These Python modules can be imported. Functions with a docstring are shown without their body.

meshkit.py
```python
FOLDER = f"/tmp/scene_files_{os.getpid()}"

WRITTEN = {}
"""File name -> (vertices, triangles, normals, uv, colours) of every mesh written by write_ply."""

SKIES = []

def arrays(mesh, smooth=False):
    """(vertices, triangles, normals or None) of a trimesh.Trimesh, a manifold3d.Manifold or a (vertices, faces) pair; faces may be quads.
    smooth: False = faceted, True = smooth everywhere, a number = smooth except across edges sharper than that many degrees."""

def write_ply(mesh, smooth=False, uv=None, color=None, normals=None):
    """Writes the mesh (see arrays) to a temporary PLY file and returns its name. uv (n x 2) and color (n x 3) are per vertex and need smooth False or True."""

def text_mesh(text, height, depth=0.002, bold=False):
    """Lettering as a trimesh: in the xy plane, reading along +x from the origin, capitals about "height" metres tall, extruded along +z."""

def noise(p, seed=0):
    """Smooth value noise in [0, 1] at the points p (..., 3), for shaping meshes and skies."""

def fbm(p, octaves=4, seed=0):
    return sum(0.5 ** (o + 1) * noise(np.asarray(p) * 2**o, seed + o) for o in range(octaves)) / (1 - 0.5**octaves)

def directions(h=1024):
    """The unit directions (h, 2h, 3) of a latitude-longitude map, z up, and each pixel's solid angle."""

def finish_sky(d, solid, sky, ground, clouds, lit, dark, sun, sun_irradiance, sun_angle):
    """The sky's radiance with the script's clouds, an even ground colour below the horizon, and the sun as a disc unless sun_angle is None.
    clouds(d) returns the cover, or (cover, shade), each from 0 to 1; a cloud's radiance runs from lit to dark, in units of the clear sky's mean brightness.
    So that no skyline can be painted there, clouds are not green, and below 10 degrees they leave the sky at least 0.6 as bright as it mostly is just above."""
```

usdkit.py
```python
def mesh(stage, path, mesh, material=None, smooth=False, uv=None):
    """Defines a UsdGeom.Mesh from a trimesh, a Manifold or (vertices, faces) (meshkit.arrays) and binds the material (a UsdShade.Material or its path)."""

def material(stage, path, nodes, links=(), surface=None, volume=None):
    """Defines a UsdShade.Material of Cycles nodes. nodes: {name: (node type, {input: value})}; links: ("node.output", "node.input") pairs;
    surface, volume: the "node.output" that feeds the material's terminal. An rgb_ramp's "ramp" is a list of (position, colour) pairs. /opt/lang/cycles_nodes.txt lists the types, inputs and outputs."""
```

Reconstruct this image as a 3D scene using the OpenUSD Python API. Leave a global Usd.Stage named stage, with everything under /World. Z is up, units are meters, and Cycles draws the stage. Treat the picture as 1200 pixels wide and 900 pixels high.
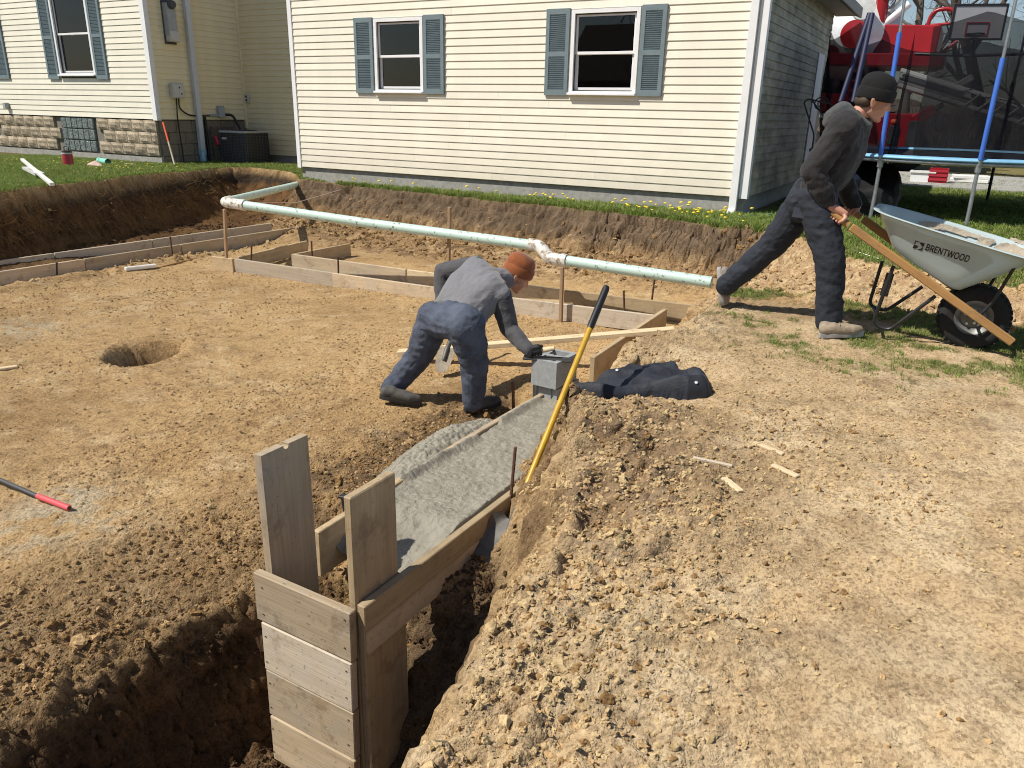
import math, random
import numpy as np, trimesh, manifold3d, usdkit, meshkit
from manifold3d import Manifold
from pxr import Usd, UsdGeom, UsdLux, UsdShade, Gf, Sdf, Vt

stage = Usd.Stage.CreateInMemory()
UsdGeom.SetStageUpAxis(stage, 'Z')
UsdGeom.SetStageMetersPerUnit(stage, 1.0)
UsdGeom.Xform.Define(stage, '/World')
UsdGeom.Scope.Define(stage, '/World/Looks')
rng = np.random.default_rng(7)
random.seed(7)
NP = lambda *a: np.array(a, float)

# ------------------------------------------------------------------ camera, sky, sun, exposure
EYE = NP(0, 0, 1.5)
PITCH, ROLL, YAW = (math.radians(a) for a in (19.516, 1.2835, 28.92))
fwd = NP(-math.sin(YAW) * math.cos(PITCH), math.cos(YAW) * math.cos(PITCH), -math.sin(PITCH))
rgt = NP(math.cos(YAW), math.sin(YAW), 0)
upv = np.cross(rgt, fwd)
rgt, upv = rgt * math.cos(ROLL) + upv * math.sin(ROLL), upv * math.cos(ROLL) - rgt * math.sin(ROLL)
cam = UsdGeom.Camera.Define(stage, '/World/camera')
cam.AddTransformOp().Set(Gf.Matrix4d(*rgt, 0, *upv, 0, *(-fwd), 0, *EYE, 1))
cam.CreateHorizontalApertureAttr(36.0)
cam.CreateFocalLengthAttr(27.0)
cam.CreateClippingRangeAttr(Gf.Vec2f(0.05, 5000))
cam.CreateExposureAttr(0.2)
SUN = NP(-1.2, -1.3, 2.3); SUN /= np.linalg.norm(SUN)
usdkit.material(stage, '/World/Looks/sky_look', {
    'sky': ('sky_texture', {'sky_type': 'single_scattering', 'sun_disc': False, 'sun_elevation': math.asin(SUN[2]), 'sun_rotation': math.atan2(SUN[0], SUN[1])}),
    'bg': ('background_shader', {'strength': 0.085})},
    [('sky.color', 'bg.color')], surface='bg.background')
dome = UsdLux.DomeLight.Define(stage, '/World/sky')
UsdShade.MaterialBindingAPI.Apply(dome.GetPrim()).Bind(UsdShade.Material.Get(stage, '/World/Looks/sky_look'))
dome.GetPrim().SetCustomDataByKey('kind', 'structure')
sun = UsdLux.DistantLight.Define(stage, '/World/sun')
sun.CreateNormalizeAttr(True); sun.CreateIntensityAttr(1.25); sun.CreateAngleAttr(0.5); sun.CreateColorAttr(Gf.Vec3f(1, 0.95, 0.86))
zx = np.cross([0, 0, 1], SUN); zx /= np.linalg.norm(zx); zy = np.cross(SUN, zx)
sun.AddTransformOp().Set(Gf.Matrix4d(*zx, 0, *zy, 0, *SUN, 0, 0, 0, 10, 1))


def at(x, y, X=None, Y=None, Z=None):
    """The point of the plane X, Y or Z = const that the photograph's pixel (1200 x 900) shows: used to survey the place."""
    w = fwd + rgt * (x - 600) / 900 - upv * (y - 450) / 900
    t = (X - EYE[0]) / w[0] if X is not None else (Y - EYE[1]) / w[1] if Y is not None else (Z - EYE[2]) / w[2]
    return EYE + w * t


# ------------------------------------------------------------------ nodes of the scene
class Node:
    def __init__(s, path, M): s.path, s.M = path, M


USED = {}


def numbered(parent, name):
    k = (parent, name); n = USED.get(k, 0); USED[k] = n + 1
    return f'{parent}/{name}' if n == 0 else f'{parent}/{name}_{n:03d}'


def setdata(prim, label=None, cat=None, group=None, kind=None):
    for k, v in (('label', label), ('category', cat), ('group', group), ('kind', kind)):
        if v: prim.SetCustomDataByKey(k, v)


def gfm(M): return Gf.Matrix4d(*np.asarray(M, float).T.ravel().tolist())


def frame(o, x, z=(0, 0, 1)):
    x = np.asarray(x, float); x = x / np.linalg.norm(x)
    y = np.cross(z, x); y /= np.linalg.norm(y); zz = np.cross(x, y)
    M = np.eye(4); M[:3, 0], M[:3, 1], M[:3, 2], M[:3, 3] = x, y, zz, o
    return M


def thing(name, label, cat, loc, group=None, kind=None):
    p = numbered('/World', name)
    x = UsdGeom.Xform.Define(stage, p); x.AddTranslateOp().Set(Gf.Vec3d(*map(float, loc)))
    setdata(x.GetPrim(), label, cat, group, kind)
    M = np.eye(4); M[:3, 3] = loc
    return Node(p, M)


def put(prim_path, mesh, mat, smooth):
    return usdkit.mesh(stage, prim_path, mesh, f'/World/Looks/{mat}' if isinstance(mat, str) else mat, smooth=smooth)


def tm(mesh):
    v, f, _ = meshkit.arrays(mesh)
    return v, f


def part(node, name, mesh, mat, smooth=False, M=None, local=False, label=None, kind=None):
    """A mesh (world coordinates, or local to M) as a child of node."""
    p = numbered(node.path, name)
    W = node.M if M is None else M
    v, f = tm(mesh)
    if not local:
        v = trimesh.transform_points(v, np.linalg.inv(W))
    m = put(p, (v, f), mat, smooth)
    if M is not None:
        m.AddTransformOp().Set(gfm(np.linalg.inv(node.M) @ M))
    setdata(m.GetPrim(), label, None, None, kind)
    return Node(p, W)


def single(name, mesh, mat, label=None, cat=None, smooth=False, group=None, kind=None, loc=None, M=None, local=False):
    p = numbered('/World', name)
    v, f = tm(mesh)
    if M is None:
        M = np.eye(4)
        if kind != 'structure':
            b = np.array([v[:, 0].mean(), v[:, 1].mean(), v[:, 2].min()]) if loc is None else np.asarray(loc, float)
            M[:3, 3] = b
    if not local:
        v = trimesh.transform_points(v, np.linalg.inv(M))
    m = put(p, (v, f), mat, smooth)
    m.AddTransformOp().Set(gfm(M))
    setdata(m.GetPrim(), label, cat, group, kind)
    return Node(p, M)


def instances(name, protos, mats, pos, scale, label, cat, kind='stuff', tilt=0.4, smooth=False, ids=None, quat=None):
    p = numbered('/World', name)
    pi = UsdGeom.PointInstancer.Define(stage, p)
    paths = []
    for i, pr in enumerate(protos):
        q = f'{p}/clump_{i:03d}' if i else f'{p}/clump'
        put(q, pr, mats[i % len(mats)], smooth); paths.append(q)
    pi.CreatePrototypesRel().SetTargets(paths)
    n = len(pos)
    r = np.random.default_rng(n)
    pi.CreateProtoIndicesAttr(Vt.IntArray.FromNumpy((r.integers(0, len(protos), n) if ids is None else ids).astype(np.int32)))
    pi.CreatePositionsAttr(Vt.Vec3fArray.FromNumpy(np.asarray(pos, np.float32)))
    s = np.asarray(scale, np.float32)
    pi.CreateScalesAttr(Vt.Vec3fArray.FromNumpy(np.repeat(s[:, None], 3, 1) if s.ndim == 1 else s))
    a = r.uniform(0, 2 * np.pi, n); t = r.normal(0, tilt, n)
    b = r.uniform(0, 2 * np.pi, n)
    qs = []
    ca, sa, ct, st = np.cos(a / 2), np.sin(a / 2), np.cos(t / 2), np.sin(t / 2)
    # tilt about a horizontal axis at angle b, after turning by a about z
    x1, y1 = st * np.cos(b), st * np.sin(b)
    W_ = ct * ca; X_ = x1 * ca + y1 * sa; Y_ = y1 * ca - x1 * sa; Z_ = ct * sa
    pi.CreateOrientationsAttr(Vt.QuathArray([Gf.Quath(float(w), float(x), float(y), float(z)) for w, x, y, z in zip(W_, X_, Y_, Z_)]))
    setdata(pi.GetPrim(), label, cat, None, kind)


# ------------------------------------------------------------------ mesh helpers
def box(lo, hi):
    m = trimesh.creation.box(np.subtract(hi, lo)); m.apply_translation((np.asarray(lo) + hi) / 2.0); return m


def cbox(sx, sy, sz, c=.004):
    """Chamfered box centred on the origin."""
    h = NP(sx, sy, sz) / 2; P = []
    for s in np.ndindex(2, 2, 2):
        s = np.array(s) * 2 - 1
        for k in range(3):
            q = (h - c) * s; q[k] = h[k] * s[k]; P.append(q)
    return trimesh.convex.convex_hull(np.array(P))


def tf(mesh, M):
    v, f = tm(mesh); return trimesh.Trimesh(trimesh.transform_points(v, M), f, process=False)


def cat(*ms):
    return trimesh.util.concatenate([trimesh.Trimesh(*tm(m), process=False) for m in ms])


def tube(pts, r, n=10, cap=True):
    pts = np.asarray(pts, float); k = len(pts)
    r = np.full(k, r, float) if np.ndim(r) == 0 else np.asarray(r, float)
    t = np.gradient(pts, axis=0); t /= np.linalg.norm(t, axis=1, keepdims=True)
    a = np.cross(t[0], [0, 0, 1.]);
    if np.linalg.norm(a) < .1: a = np.cross(t[0], [1., 0, 0])
    V = []
    for i in range(k):
        a = a - t[i] * (a @ t[i]); a /= np.linalg.norm(a); b = np.cross(t[i], a)
        w = np.linspace(0, 2 * np.pi, n, endpoint=False)
        V.append(pts[i] + r[i] * (np.cos(w)[:, None] * a + np.sin(w)[:, None] * b))
    V = np.vstack(V); F = []
    for i in range(k - 1):
        for j in range(n):
            p, q = i * n + j, i * n + (j + 1) % n
            F += [[p, q, q + n], [p, q + n, p + n]]
    if cap:
        V = np.vstack([V, pts[0], pts[-1]]); c0, c1 = len(V) - 2, len(V) - 1
        for j in range(n):
            F += [[c0, (j + 1) % n, j], [c1, (k - 1) * n + j, (k - 1) * n + (j + 1) % n]]
    return trimesh.Trimesh(V, np.array(F), process=False)


def bend(pts, r=.05, n=6):
    """A polyline with its corners rounded."""
    pts = [np.asarray(p, float) for p in pts]; out = [pts[0]]
    for a, b, c in zip(pts, pts[1:], pts[2:]):
        d1, d2 = (a - b), (c - b); l = min(r, np.linalg.norm(d1) * .45, np.linalg.norm(d2) * .45)
        p, q = b + d1 / np.linalg.norm(d1) * l, b + d2 / np.linalg.norm(d2) * l
        for s in np.linspace(0, 1, n): out.append((1 - s) ** 2 * p + 2 * s * (1 - s) * b + s * s * q)
    return np.array(out + [pts[-1]])


def lathe(profile, n=24):
    """profile: (radius, height) pairs, turned about z."""
    pr = np.asarray(profile, float); w = np.linspace(0, 2 * np.pi, n, endpoint=False); V = []
    for r, z in pr: V.append(np.stack([r * np.cos(w), r * np.sin(w), np.full(n, z)], 1))
    V = np.vstack(V); F = []
    for i in range(len(pr) - 1):
        for j in range(n):
            p, q = i * n + j, i * n + (j + 1) % n
            F += [[p, q, q + n], [p, q + n, p + n]]
    return trimesh.Trimesh(V, np.array(F), process=False)


def axis_frame(p, z):
    z = np.asarray(z, float) / np.linalg.norm(z); x = np.cross([0, 1., 0], z)
    if np.linalg.norm(x) < .1: x = np.cross([1., 0, 0], z)
    x /= np.linalg.norm(x); M = np.eye(4); M[:3, 0], M[:3, 1], M[:3, 2], M[:3, 3] = x, np.cross(z, x), z, p
    return M


def prism(profile, length):
    """profile: (y, z) polygon, counter-clockwise seen from +x, extruded along x from 0 to length."""
    pr = np.asarray(profile, float); n = len(pr)
    V = np.vstack([np.c_[np.zeros(n), pr], np.c_[np.full(n, length), pr]]); F = []
    for i in range(n):
        j = (i + 1) % n; F += [[i, j, j + n], [i, j + n, i + n]]
    for i in range(1, n - 1): F += [[0, i + 1, i], [n, n + i, n + i + 1]]
    m = trimesh.Trimesh(V, np.array(F), process=False)
    return m


def hulls(groups, edge=.02, smooth=6, seg=18):
    """groups: lists of (point, radius); each list becomes the hull of its spheres; all are joined into one smooth body."""
    ms = []
    for g in groups:
        ms.append(Manifold.batch_hull([Manifold.sphere(float(r), seg).translate([float(c) for c in p]) for p, r in g]))
    m = Manifold.batch_boolean(ms, manifold3d.OpType.Add)
    m = m.refine_to_length(edge)
    mm = m.to_mesh(); t = trimesh.Trimesh(mm.vert_properties[:, :3], mm.tri_verts, process=True)
    if smooth: trimesh.smoothing.filter_taubin(t, lamb=.5, nu=.52, iterations=smooth)
    return t


def chain(*pr):
    """Consecutive (point, radius) pairs as hull groups."""
    return [[a, b] for a, b in zip(pr, pr[1:])]


def crumple(t, amp, freq, seed=0, stretch=(1, 1, 1), ridged=True):
    t = t.copy(); p = np.asarray(t.vertices) * freq * np.asarray(stretch)
    n = meshkit.fbm(p, 3, seed)
    if ridged: n = 1 - np.abs(2 * n - 1) * 2
    else: n = 2 * n - 1
    t.vertices = t.vertices + t.vertex_normals * (n * amp)[:, None]
    return t


def sstep(a, b, x):
    t = np.clip((np.asarray(x, float) - a) / (b - a), 0, 1); return t * t * (3 - 2 * t)


# ------------------------------------------------------------------ materials
def mat(name, color, rough=.7, var=.15, scale=6, bump=0, bscale=40, metallic=0, spec=.5, dark=None, rnd=0, sheen=0, detail=4, coord='object', stretch=(1, 1, 1), trans=0, lim=(.32, .68), splash=None):
    """A principled surface whose colour wanders by noise; rnd: brightness change from object to object."""
    c = np.array(color, float); d = c * (1 - var) if dark is None else np.array(dark, float)
    N = {'tc': ('texture_coordinate', {}), 'mp': ('mapping', {'scale': stretch}),
         'n': ('noise_texture', {'scale': scale, 'detail': detail, 'roughness': .65}),
         'r': ('rgb_ramp', {'ramp': [(lim[0], d), (lim[1], np.clip(c * (1 + var * .5), 0, 1) if dark is None else c)]}),
         'p': ('principled_bsdf', {'roughness': rough, 'metallic': metallic, 'specular_ior_level': spec, 'sheen_weight': sheen})}
    if coord == 'world': N['tc'] = ('geometry', {}); coord = 'position'
    L = [(f'tc.{coord}', 'mp.vector'), ('mp.vector', 'n.vector'), ('n.fac', 'r.fac')]
    if splash:
        N |= {'sg': ('geometry', {}), 'sx': ('separate_xyz', {}), 'sr': ('map_range', {'from_min': splash[0], 'from_max': splash[1], 'to_min': .62, 'to_max': .0, 'clamp': True}), 'sn': ('noise_texture', {'scale': 3.5, 'detail': 8, 'roughness': .75}),
              'sm': ('math', {'math_type': 'multiply', 'use_clamp': True}), 'sc': ('mix_color', {'b': (.42, .345, .25)})}
        L += [('sg.position', 'sx.vector'), ('sg.position', 'sn.vector'), ('sx.z', 'sr.value'), ('sr.result', 'sm.value1'), ('sn.fac', 'sm.value2'), ('sm.value', 'sc.fac'), ('r.color', 'sc.a')]
    if rnd:
        N |= {'oi': ('object_info', {}), 'mr': ('map_range', {'to_min': 1 - rnd, 'to_max': 1 + rnd}), 'hv': ('hsv', {})}
        L += [('oi.random', 'mr.value'), ('mr.result', 'hv.value'), ('sc.result' if splash else 'r.color', 'hv.color'), ('hv.color', 'p.base_color')]
        top = 'hv.color'
    else:
        L.append(('r.color', 'p.base_color')); top = 'r.color'
    if bump:
        N |= {'bn': ('noise_texture', {'scale': bscale, 'detail': 5, 'roughness': .7}), 'b': ('bump', {'strength': 1.0, 'distance': bump})}
        L += [('mp.vector', 'bn.vector'), ('bn.fac', 'b.height'), ('b.normal', 'p.normal')]
    surf = 'p.BSDF'
    if trans:
        N |= {'tr': ('translucent_bsdf', {}), 'mx': ('mix_closure', {'fac': trans})}
        L += [(top, 'tr.color'), ('p.BSDF', 'mx.closure1'), ('tr.BSDF', 'mx.closure2')]; surf = 'mx.closure'
    return usdkit.material(stage, f'/World/Looks/{name}', N, L, surface=surf)


def wood(name, light, dark, rough=.75, rnd=.18, stain=None, stain_amt=.5, bump=.0012):
    """Sawn wood with its grain along local x."""
    N = {'tc': ('texture_coordinate', {}), 'm1': ('mapping', {'scale': (1.6, 17, 17)}), 'm2': ('mapping', {'scale': (3, 160, 160)}), 'oi': ('object_info', {}),
         'off': ('vector_math', {'math_type': 'multiply', 'vector2': (9, 7, 5)}), 'ad': ('vector_math', {'math_type': 'add'}), 'cx': ('combine_xyz', {}),
         'n1': ('noise_texture', {'scale': 1.0, 'detail': 5, 'roughness': .6, 'distortion': .6}), 'n2': ('noise_texture', {'scale': 1.0, 'detail': 3}),
         'n3': ('noise_texture', {'scale': 3.2, 'detail': 5, 'roughness': .7}),
         'n4': ('noise_texture', {'scale': 46, 'detail': 2}),
         'r1': ('rgb_ramp', {'ramp': [(.25, tuple(np.array(dark) * .6 + np.array(light) * .4)), (.6, light)]}),
         'mx': ('mix_color', {'blend_type': 'multiply', 'fac': .22}), 'r2': ('rgb_ramp', {'ramp': [(.35, (.35, .33, .3)), (.55, (1, 1, 1))]}),
         'r3': ('rgb_ramp', {'ramp': [(.48, (0, 0, 0)), (.72, (stain_amt,) * 3)]}), 'ms': ('mix_color', {'b': stain or tuple(np.array(dark) * .8)}),
         'r4': ('rgb_ramp', {'ramp': [(.26, (.3, .28, .26)), (.34, (1, 1, 1))]}), 'm4': ('mix_color', {'blend_type': 'multiply', 'fac': .6}),
         'n5': ('noise_texture', {'scale': 7, 'detail': 7, 'roughness': .75}), 'r5': ('rgb_ramp', {'ramp': [(.54, (0, 0, 0)), (.66, (.7, .7, .7))]}), 'm5': ('mix_color', {'b': (.235, .165, .095)}),
         'mr': ('map_range', {'to_min': 1 - rnd, 'to_max': 1 + rnd}), 'hv': ('hsv', {}),
         'b': ('bump', {'strength': 1.0, 'distance': bump}), 'p': ('principled_bsdf', {'roughness': rough, 'specular_ior_level': .3})}
    L = [('oi.random', 'cx.x'), ('oi.random', 'cx.y'), ('oi.random', 'cx.z'), ('cx.vector', 'off.vector1'), ('tc.object', 'ad.vector1'), ('off.vector', 'ad.vector2'),
         ('ad.vector', 'm1.vector'), ('ad.vector', 'm2.vector'), ('m1.vector', 'n1.vector'), ('m2.vector', 'n2.vector'), ('ad.vector', 'n3.vector'), ('ad.vector', 'n4.vector'),
         ('n1.fac', 'r1.fac'), ('n2.fac', 'r2.fac'), ('n3.fac', 'r3.fac'), ('n4.fac', 'r4.fac'), ('r1.color', 'mx.a'), ('r2.color', 'mx.b'),
         ('mx.result', 'ms.a'), ('r3.color', 'ms.fac'), ('ms.result', 'm4.a'), ('r4.color', 'm4.b'), ('ad.vector', 'n5.vector'), ('n5.fac', 'r5.fac'), ('m4.result', 'm5.a'), ('r5.color', 'm5.fac'), ('m5.result', 'hv.color'), ('oi.random', 'mr.value'), ('mr.result', 'hv.value'),
         ('hv.color', 'p.base_color'), ('n2.fac', 'b.height'), ('b.normal', 'p.normal')]
    return usdkit.material(stage, f'/World/Looks/{name}', N, L, surface='p.BSDF')


def soil(name, tint=None, primvar=True, bump=.012, fine=.35):
    """Earth: its colour from the mesh's soil primvar (or tint), broken up by grains, crumbs and damp flecks."""
    N = {'g': ('geometry', {}),
         'n1': ('noise_texture', {'scale': 3.0, 'detail': 6, 'roughness': .7}), 'n2': ('noise_texture', {'scale': 38, 'detail': 5, 'roughness': .75}),
         'v': ('voronoi_texture', {'scale': 60, 'detail': 2, 'roughness': .7}), 'v2': ('voronoi_texture', {'scale': 21}),
         'r1': ('rgb_ramp', {'ramp': [(.3, (.66, .62, .58)), (.5, (1, 1, 1)), (.72, (1.0, .96, .9))]}),
         'r2': ('rgb_ramp', {'ramp': [(.28, (.45, .4, .36)), (.5, (1, 1, 1)), (.66, (1.0, 1.0, 1.0)), (.74, (1, 1, 1))]}),
         'r5': ('rgb_ramp', {'ramp': [(.62, (0, 0, 0)), (.74, (.55, .55, .55))]}), 'lt': ('mix_color', {'blend_type': 'mix', 'b': (.50, .40, .26)}),
         'v3': ('voronoi_texture', {'scale': 95}), 'bw': ('rgb_to_bw', {}), 'r6': ('rgb_ramp', {'ramp': [(.15, (.55, .52, .48)), (.5, (.95, .95, .95)), (.9, (1, 1, 1))]}), 'm3': ('mix_color', {'blend_type': 'multiply', 'fac': .8}), 'm1': ('mix_color', {'blend_type': 'multiply', 'fac': .8}), 'm2': ('mix_color', {'blend_type': 'multiply', 'fac': .85}),
         'ma': ('math', {'math_type': 'multiply', 'value2': .6}), 'mb': ('math', {'math_type': 'multiply', 'value2': -.45}), 'mc': ('math', {'math_type': 'add'}), 'md': ('math', {'math_type': 'add'}),
         'mv': ('math', {'math_type': 'multiply', 'value2': -.5}),
         'b': ('bump', {'strength': 1.0, 'distance': bump}), 'p': ('principled_bsdf', {'roughness': .95, 'specular_ior_level': .15, 'diffuse_roughness': .6})}
    if primvar: N['a'] = ('attribute', {'attribute': 'soil'}); src = 'a.color'
    else: N['a'] = ('color', {'value': tint}); src = 'a.color'
    L = [('g.position', f'{k}.vector') for k in ('n1', 'n2', 'v', 'v2', 'v3')] + [
        ('n1.fac', 'r1.fac'), ('n2.fac', 'r2.fac'), (src, 'm1.a'), ('r1.color', 'm1.b'), ('m1.result', 'm2.a'), ('r2.color', 'm2.b'),
        ('v.distance', 'mb.value1'), ('n2.fac', 'ma.value1'), ('ma.value', 'mc.value1'), ('mb.value', 'mc.value2'), ('v2.distance', 'mv.value1'), ('mc.value', 'md.value1'), ('mv.value', 'md.value2'),
        ('v3.color', 'bw.color'), ('bw.val', 'r6.fac'), ('m2.result', 'm3.a'), ('r6.color', 'm3.b'),
        ('md.value', 'b.height'), ('b.normal', 'p.normal'), ('m3.result', 'p.base_color')]
    return usdkit.material(stage, f'/World/Looks/{name}', N, L, surface='p.BSDF')


soil('earth')
soil('clod_tan', (.54, .37, .19), False, .006)
soil('clod_dark', (.105, .064, .034), False, .006)
soil('clod_mid', (.32, .198, .086), False, .006)
soil('clod_pale', (.58, .44, .24), False, .005)
mat('siding', (.79, .745, .62), .45, .06, 3, .004, 2.5, rnd=.03, splash=(.43, .95))
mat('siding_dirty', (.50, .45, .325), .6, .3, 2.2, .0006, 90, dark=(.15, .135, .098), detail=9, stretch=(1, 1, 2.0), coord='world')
mat('siding_yellow', (.80, .70, .45), .45, .06, 3, .0006, 90, rnd=.02)
mat('white_trim', (.80, .80, .80), .4, .06, 5)
mat('grey_trim', (.58, .61, .64), .4, .08, 5)
mat('sheath', (.07, .066, .06), .9, .1, 3)
mat('room_dark', (.06, .06, .06), .9, .2, 2)
mat('shutter_blue', (.165, .215, .232), .5, .12, 9)
mat('roof_brown', (.12, .10, .085), .9, .3, 12, .003, 40)
mat('soffit', (.30, .26, .22), .6, .1, 4)
mat('cmu_wall', (.33, .32, .29), .9, .25, 14, .002, 160)
mat('split_block', (.37, .305, .215), .95, .45, 26, .012, 34, rnd=.16)
mat('brown_block', (.22, .185, .14), .95, .2, 14, .002, 120, rnd=.1)
mat('mortar', (.20, .18, .15), .95, .2, 30)
mat('cmu_grey', (.30, .31, .31), .9, .2, 30, .002, 260)
mat('meter_grey', (.36, .38, .39), .5, .12, 10)
mat('dark_grey_paint', (.06, .062, .066), .5, .12, 10)
mat('black_plastic', (.012, .012, .013), .45, .2, 10)
mat('black_steel', (.022, .022, .024), .4, .3, 12)
mat('light_plate', (.55, .54, .5), .5, .1, 8)
mat('white_pvc', (.74, .74, .70), .4, .12, 8)
mat('pvc_green', (.40, .60, .53), .45, .12, 7, dark=(.30, .46, .40))
mat('pvc_muddy', (.47, .62, .55), .5, .1, 22, dark=(.17, .15, .115), detail=8, lim=(.36, .43))
mat('pvc_white_muddy', (.64, .62, .56), .5, .1, 18, dark=(.27, .21, .15), detail=8, lim=(.40, .50))
mat('pvc_bright', (.22, .58, .47), .4, .1, 7)
mat('teal_flat', (.08, .20, .18), .5, .25, 9)
mat('adapter_blue', (.32, .52, .62), .45, .1, 8)
wood('wood_old', (.50, .395, .265), (.30, .225, .145), stain=(.36, .325, .275), stain_amt=.8)
wood('wood_grey', (.50, .42, .315), (.36, .30, .23), stain=(.44, .40, .34), stain_amt=.7)
wood('wood_tan', (.46, .35, .21), (.32, .235, .135), stain=(.25, .18, .11))
wood('wood_new', (.66, .53, .34), (.52, .39, .22), rnd=.06, stain=(.48, .38, .25), stain_amt=.4)
wood('wood_handle', (.42, .235, .09), (.32, .165, .06), .4, .05, stain=(.25, .13, .06), bump=.0004)
wood('wood_stake', (.36, .24, .14), (.24, .155, .09), rnd=.15)
wood('plywood_dark', (.12, .085, .065), (.07, .05, .04), rnd=.1)
mat('rust_steel', (.13, .065, .04), .8, .5, 30, .001, 200, metallic=.3)
mat('grey_steel', (.20, .19, .18), .5, .3, 20, metallic=.7)
mat('galvanised', (.42, .44, .46), .4, .2, 14, metallic=.75)
mat('orange_paint', (.75, .12, .05), .6, .1, 8)
mat('red_plastic', (.38, .03, .05), .35, .1, 8)
mat('red_grip', (.62, .09, .10), .5, .12, 8)
mat('pink_rag', (.55, .40, .34), .9, .2, 16)
mat('yellow_fibre', (.55, .33, .02), .35, .15, 12, dark=(.40, .23, .02))
mat('blade_steel', (.13, .12, .105), .55, .4, 11, metallic=.4)
mat('wet_concrete', (.34, .315, .25), .6, .3, 9, .010, 90, dark=(.24, .22, .172), detail=8, spec=.4)
mat('dry_concrete', (.40, .34, .26), .95, .35, 14, .008, 50, detail=8)
mat('tray_grey', (.42, .50, .50), .35, .06, 5)
mat('tyre', (.016, .016, .016), .8, .3, 30)
mat('rim_grey', (.21, .21, .20), .5, .3, 12, metallic=.5)
mat('print_black', (.012, .012, .014), .5, .1, 8)
mat('jacket_navy', (.010, .013, .022), .7, .35, 14, .009, 17, sheen=.05)
mat('jacket_lining', (.03, .035, .045), .8, .3, 14)
mat('hoodie', (.021, .019, .021), .95, .3, 10, .009, 17, sheen=.08)
mat('hoodie_lining', (.06, .064, .066), .95, .2, 10, .0015, 300, sheen=.1)
mat('jeans_dark', (.017, .021, .031), .85, .4, 9, .009, 17, dark=(.014, .018, .028))
mat('jeans_blue', (.085, .102, .145), .85, .4, 7, .009, 17, dark=(.030, .036, .055), detail=7)
mat('shirt_grey', (.165, .162, .172), .9, .12, 5, .009, 17, sheen=.2)
mat('sleeve_dark', (.066, .065, .070), .9, .2, 8, .009, 17, sheen=.1)
mat('beanie_black', (.005, .005, .0055), .95, .3, 20, .0025, 260)
mat('beanie_rust', (.25, .068, .014), .95, .25, 20, .002, 260, sheen=.3)
mat('belt_green', (.10, .105, .075), .8, .2, 12)
mat('skin', (.50, .25, .17), .5, .15, 12)
mat('hair', (.06, .035, .02), .7, .3, 40)
mat('glove_black', (.015, .015, .016), .7, .3, 12)
mat('boot_tan', (.36, .29, .205), .9, .3, 16, .002, 90, dark=(.20, .155, .11))
mat('boot_brown', (.17, .11, .075), .9, .4, 16, .002, 90, dark=(.25, .23, .2))
mat('boot_sole', (.34, .33, .31), .8, .3, 14)
mat('shoe_dark', (.05, .05, .052), .8, .4, 14, dark=(.1, .09, .075))
mat('pole_blue', (.06, .17, .62), .5, .1, 8)
mat('pole_navy', (.008, .012, .05), .6, .1, 8)
mat('pad_blue', (.20, .42, .62), .5, .15, 7)
mat('board_grey', (.34, .34, .36), .5, .1, 5)
mat('truck_red', (.30, .010, .014), .35, .12, 3)
mat('truck_white', (.78, .79, .80), .35, .08, 2)
mat('truck_grey', (.38, .38, .37), .6, .25, 4)
mat('truck_dark', (.03, .03, .03), .7, .3, 4)
mat('bark', (.115, .095, .078), .95, .35, 20, .006, 40)
mat('twigs', (.10, .085, .075), .95, .3, 5)
mat('brush', (.13, .10, .075), .95, .3, 3)
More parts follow.
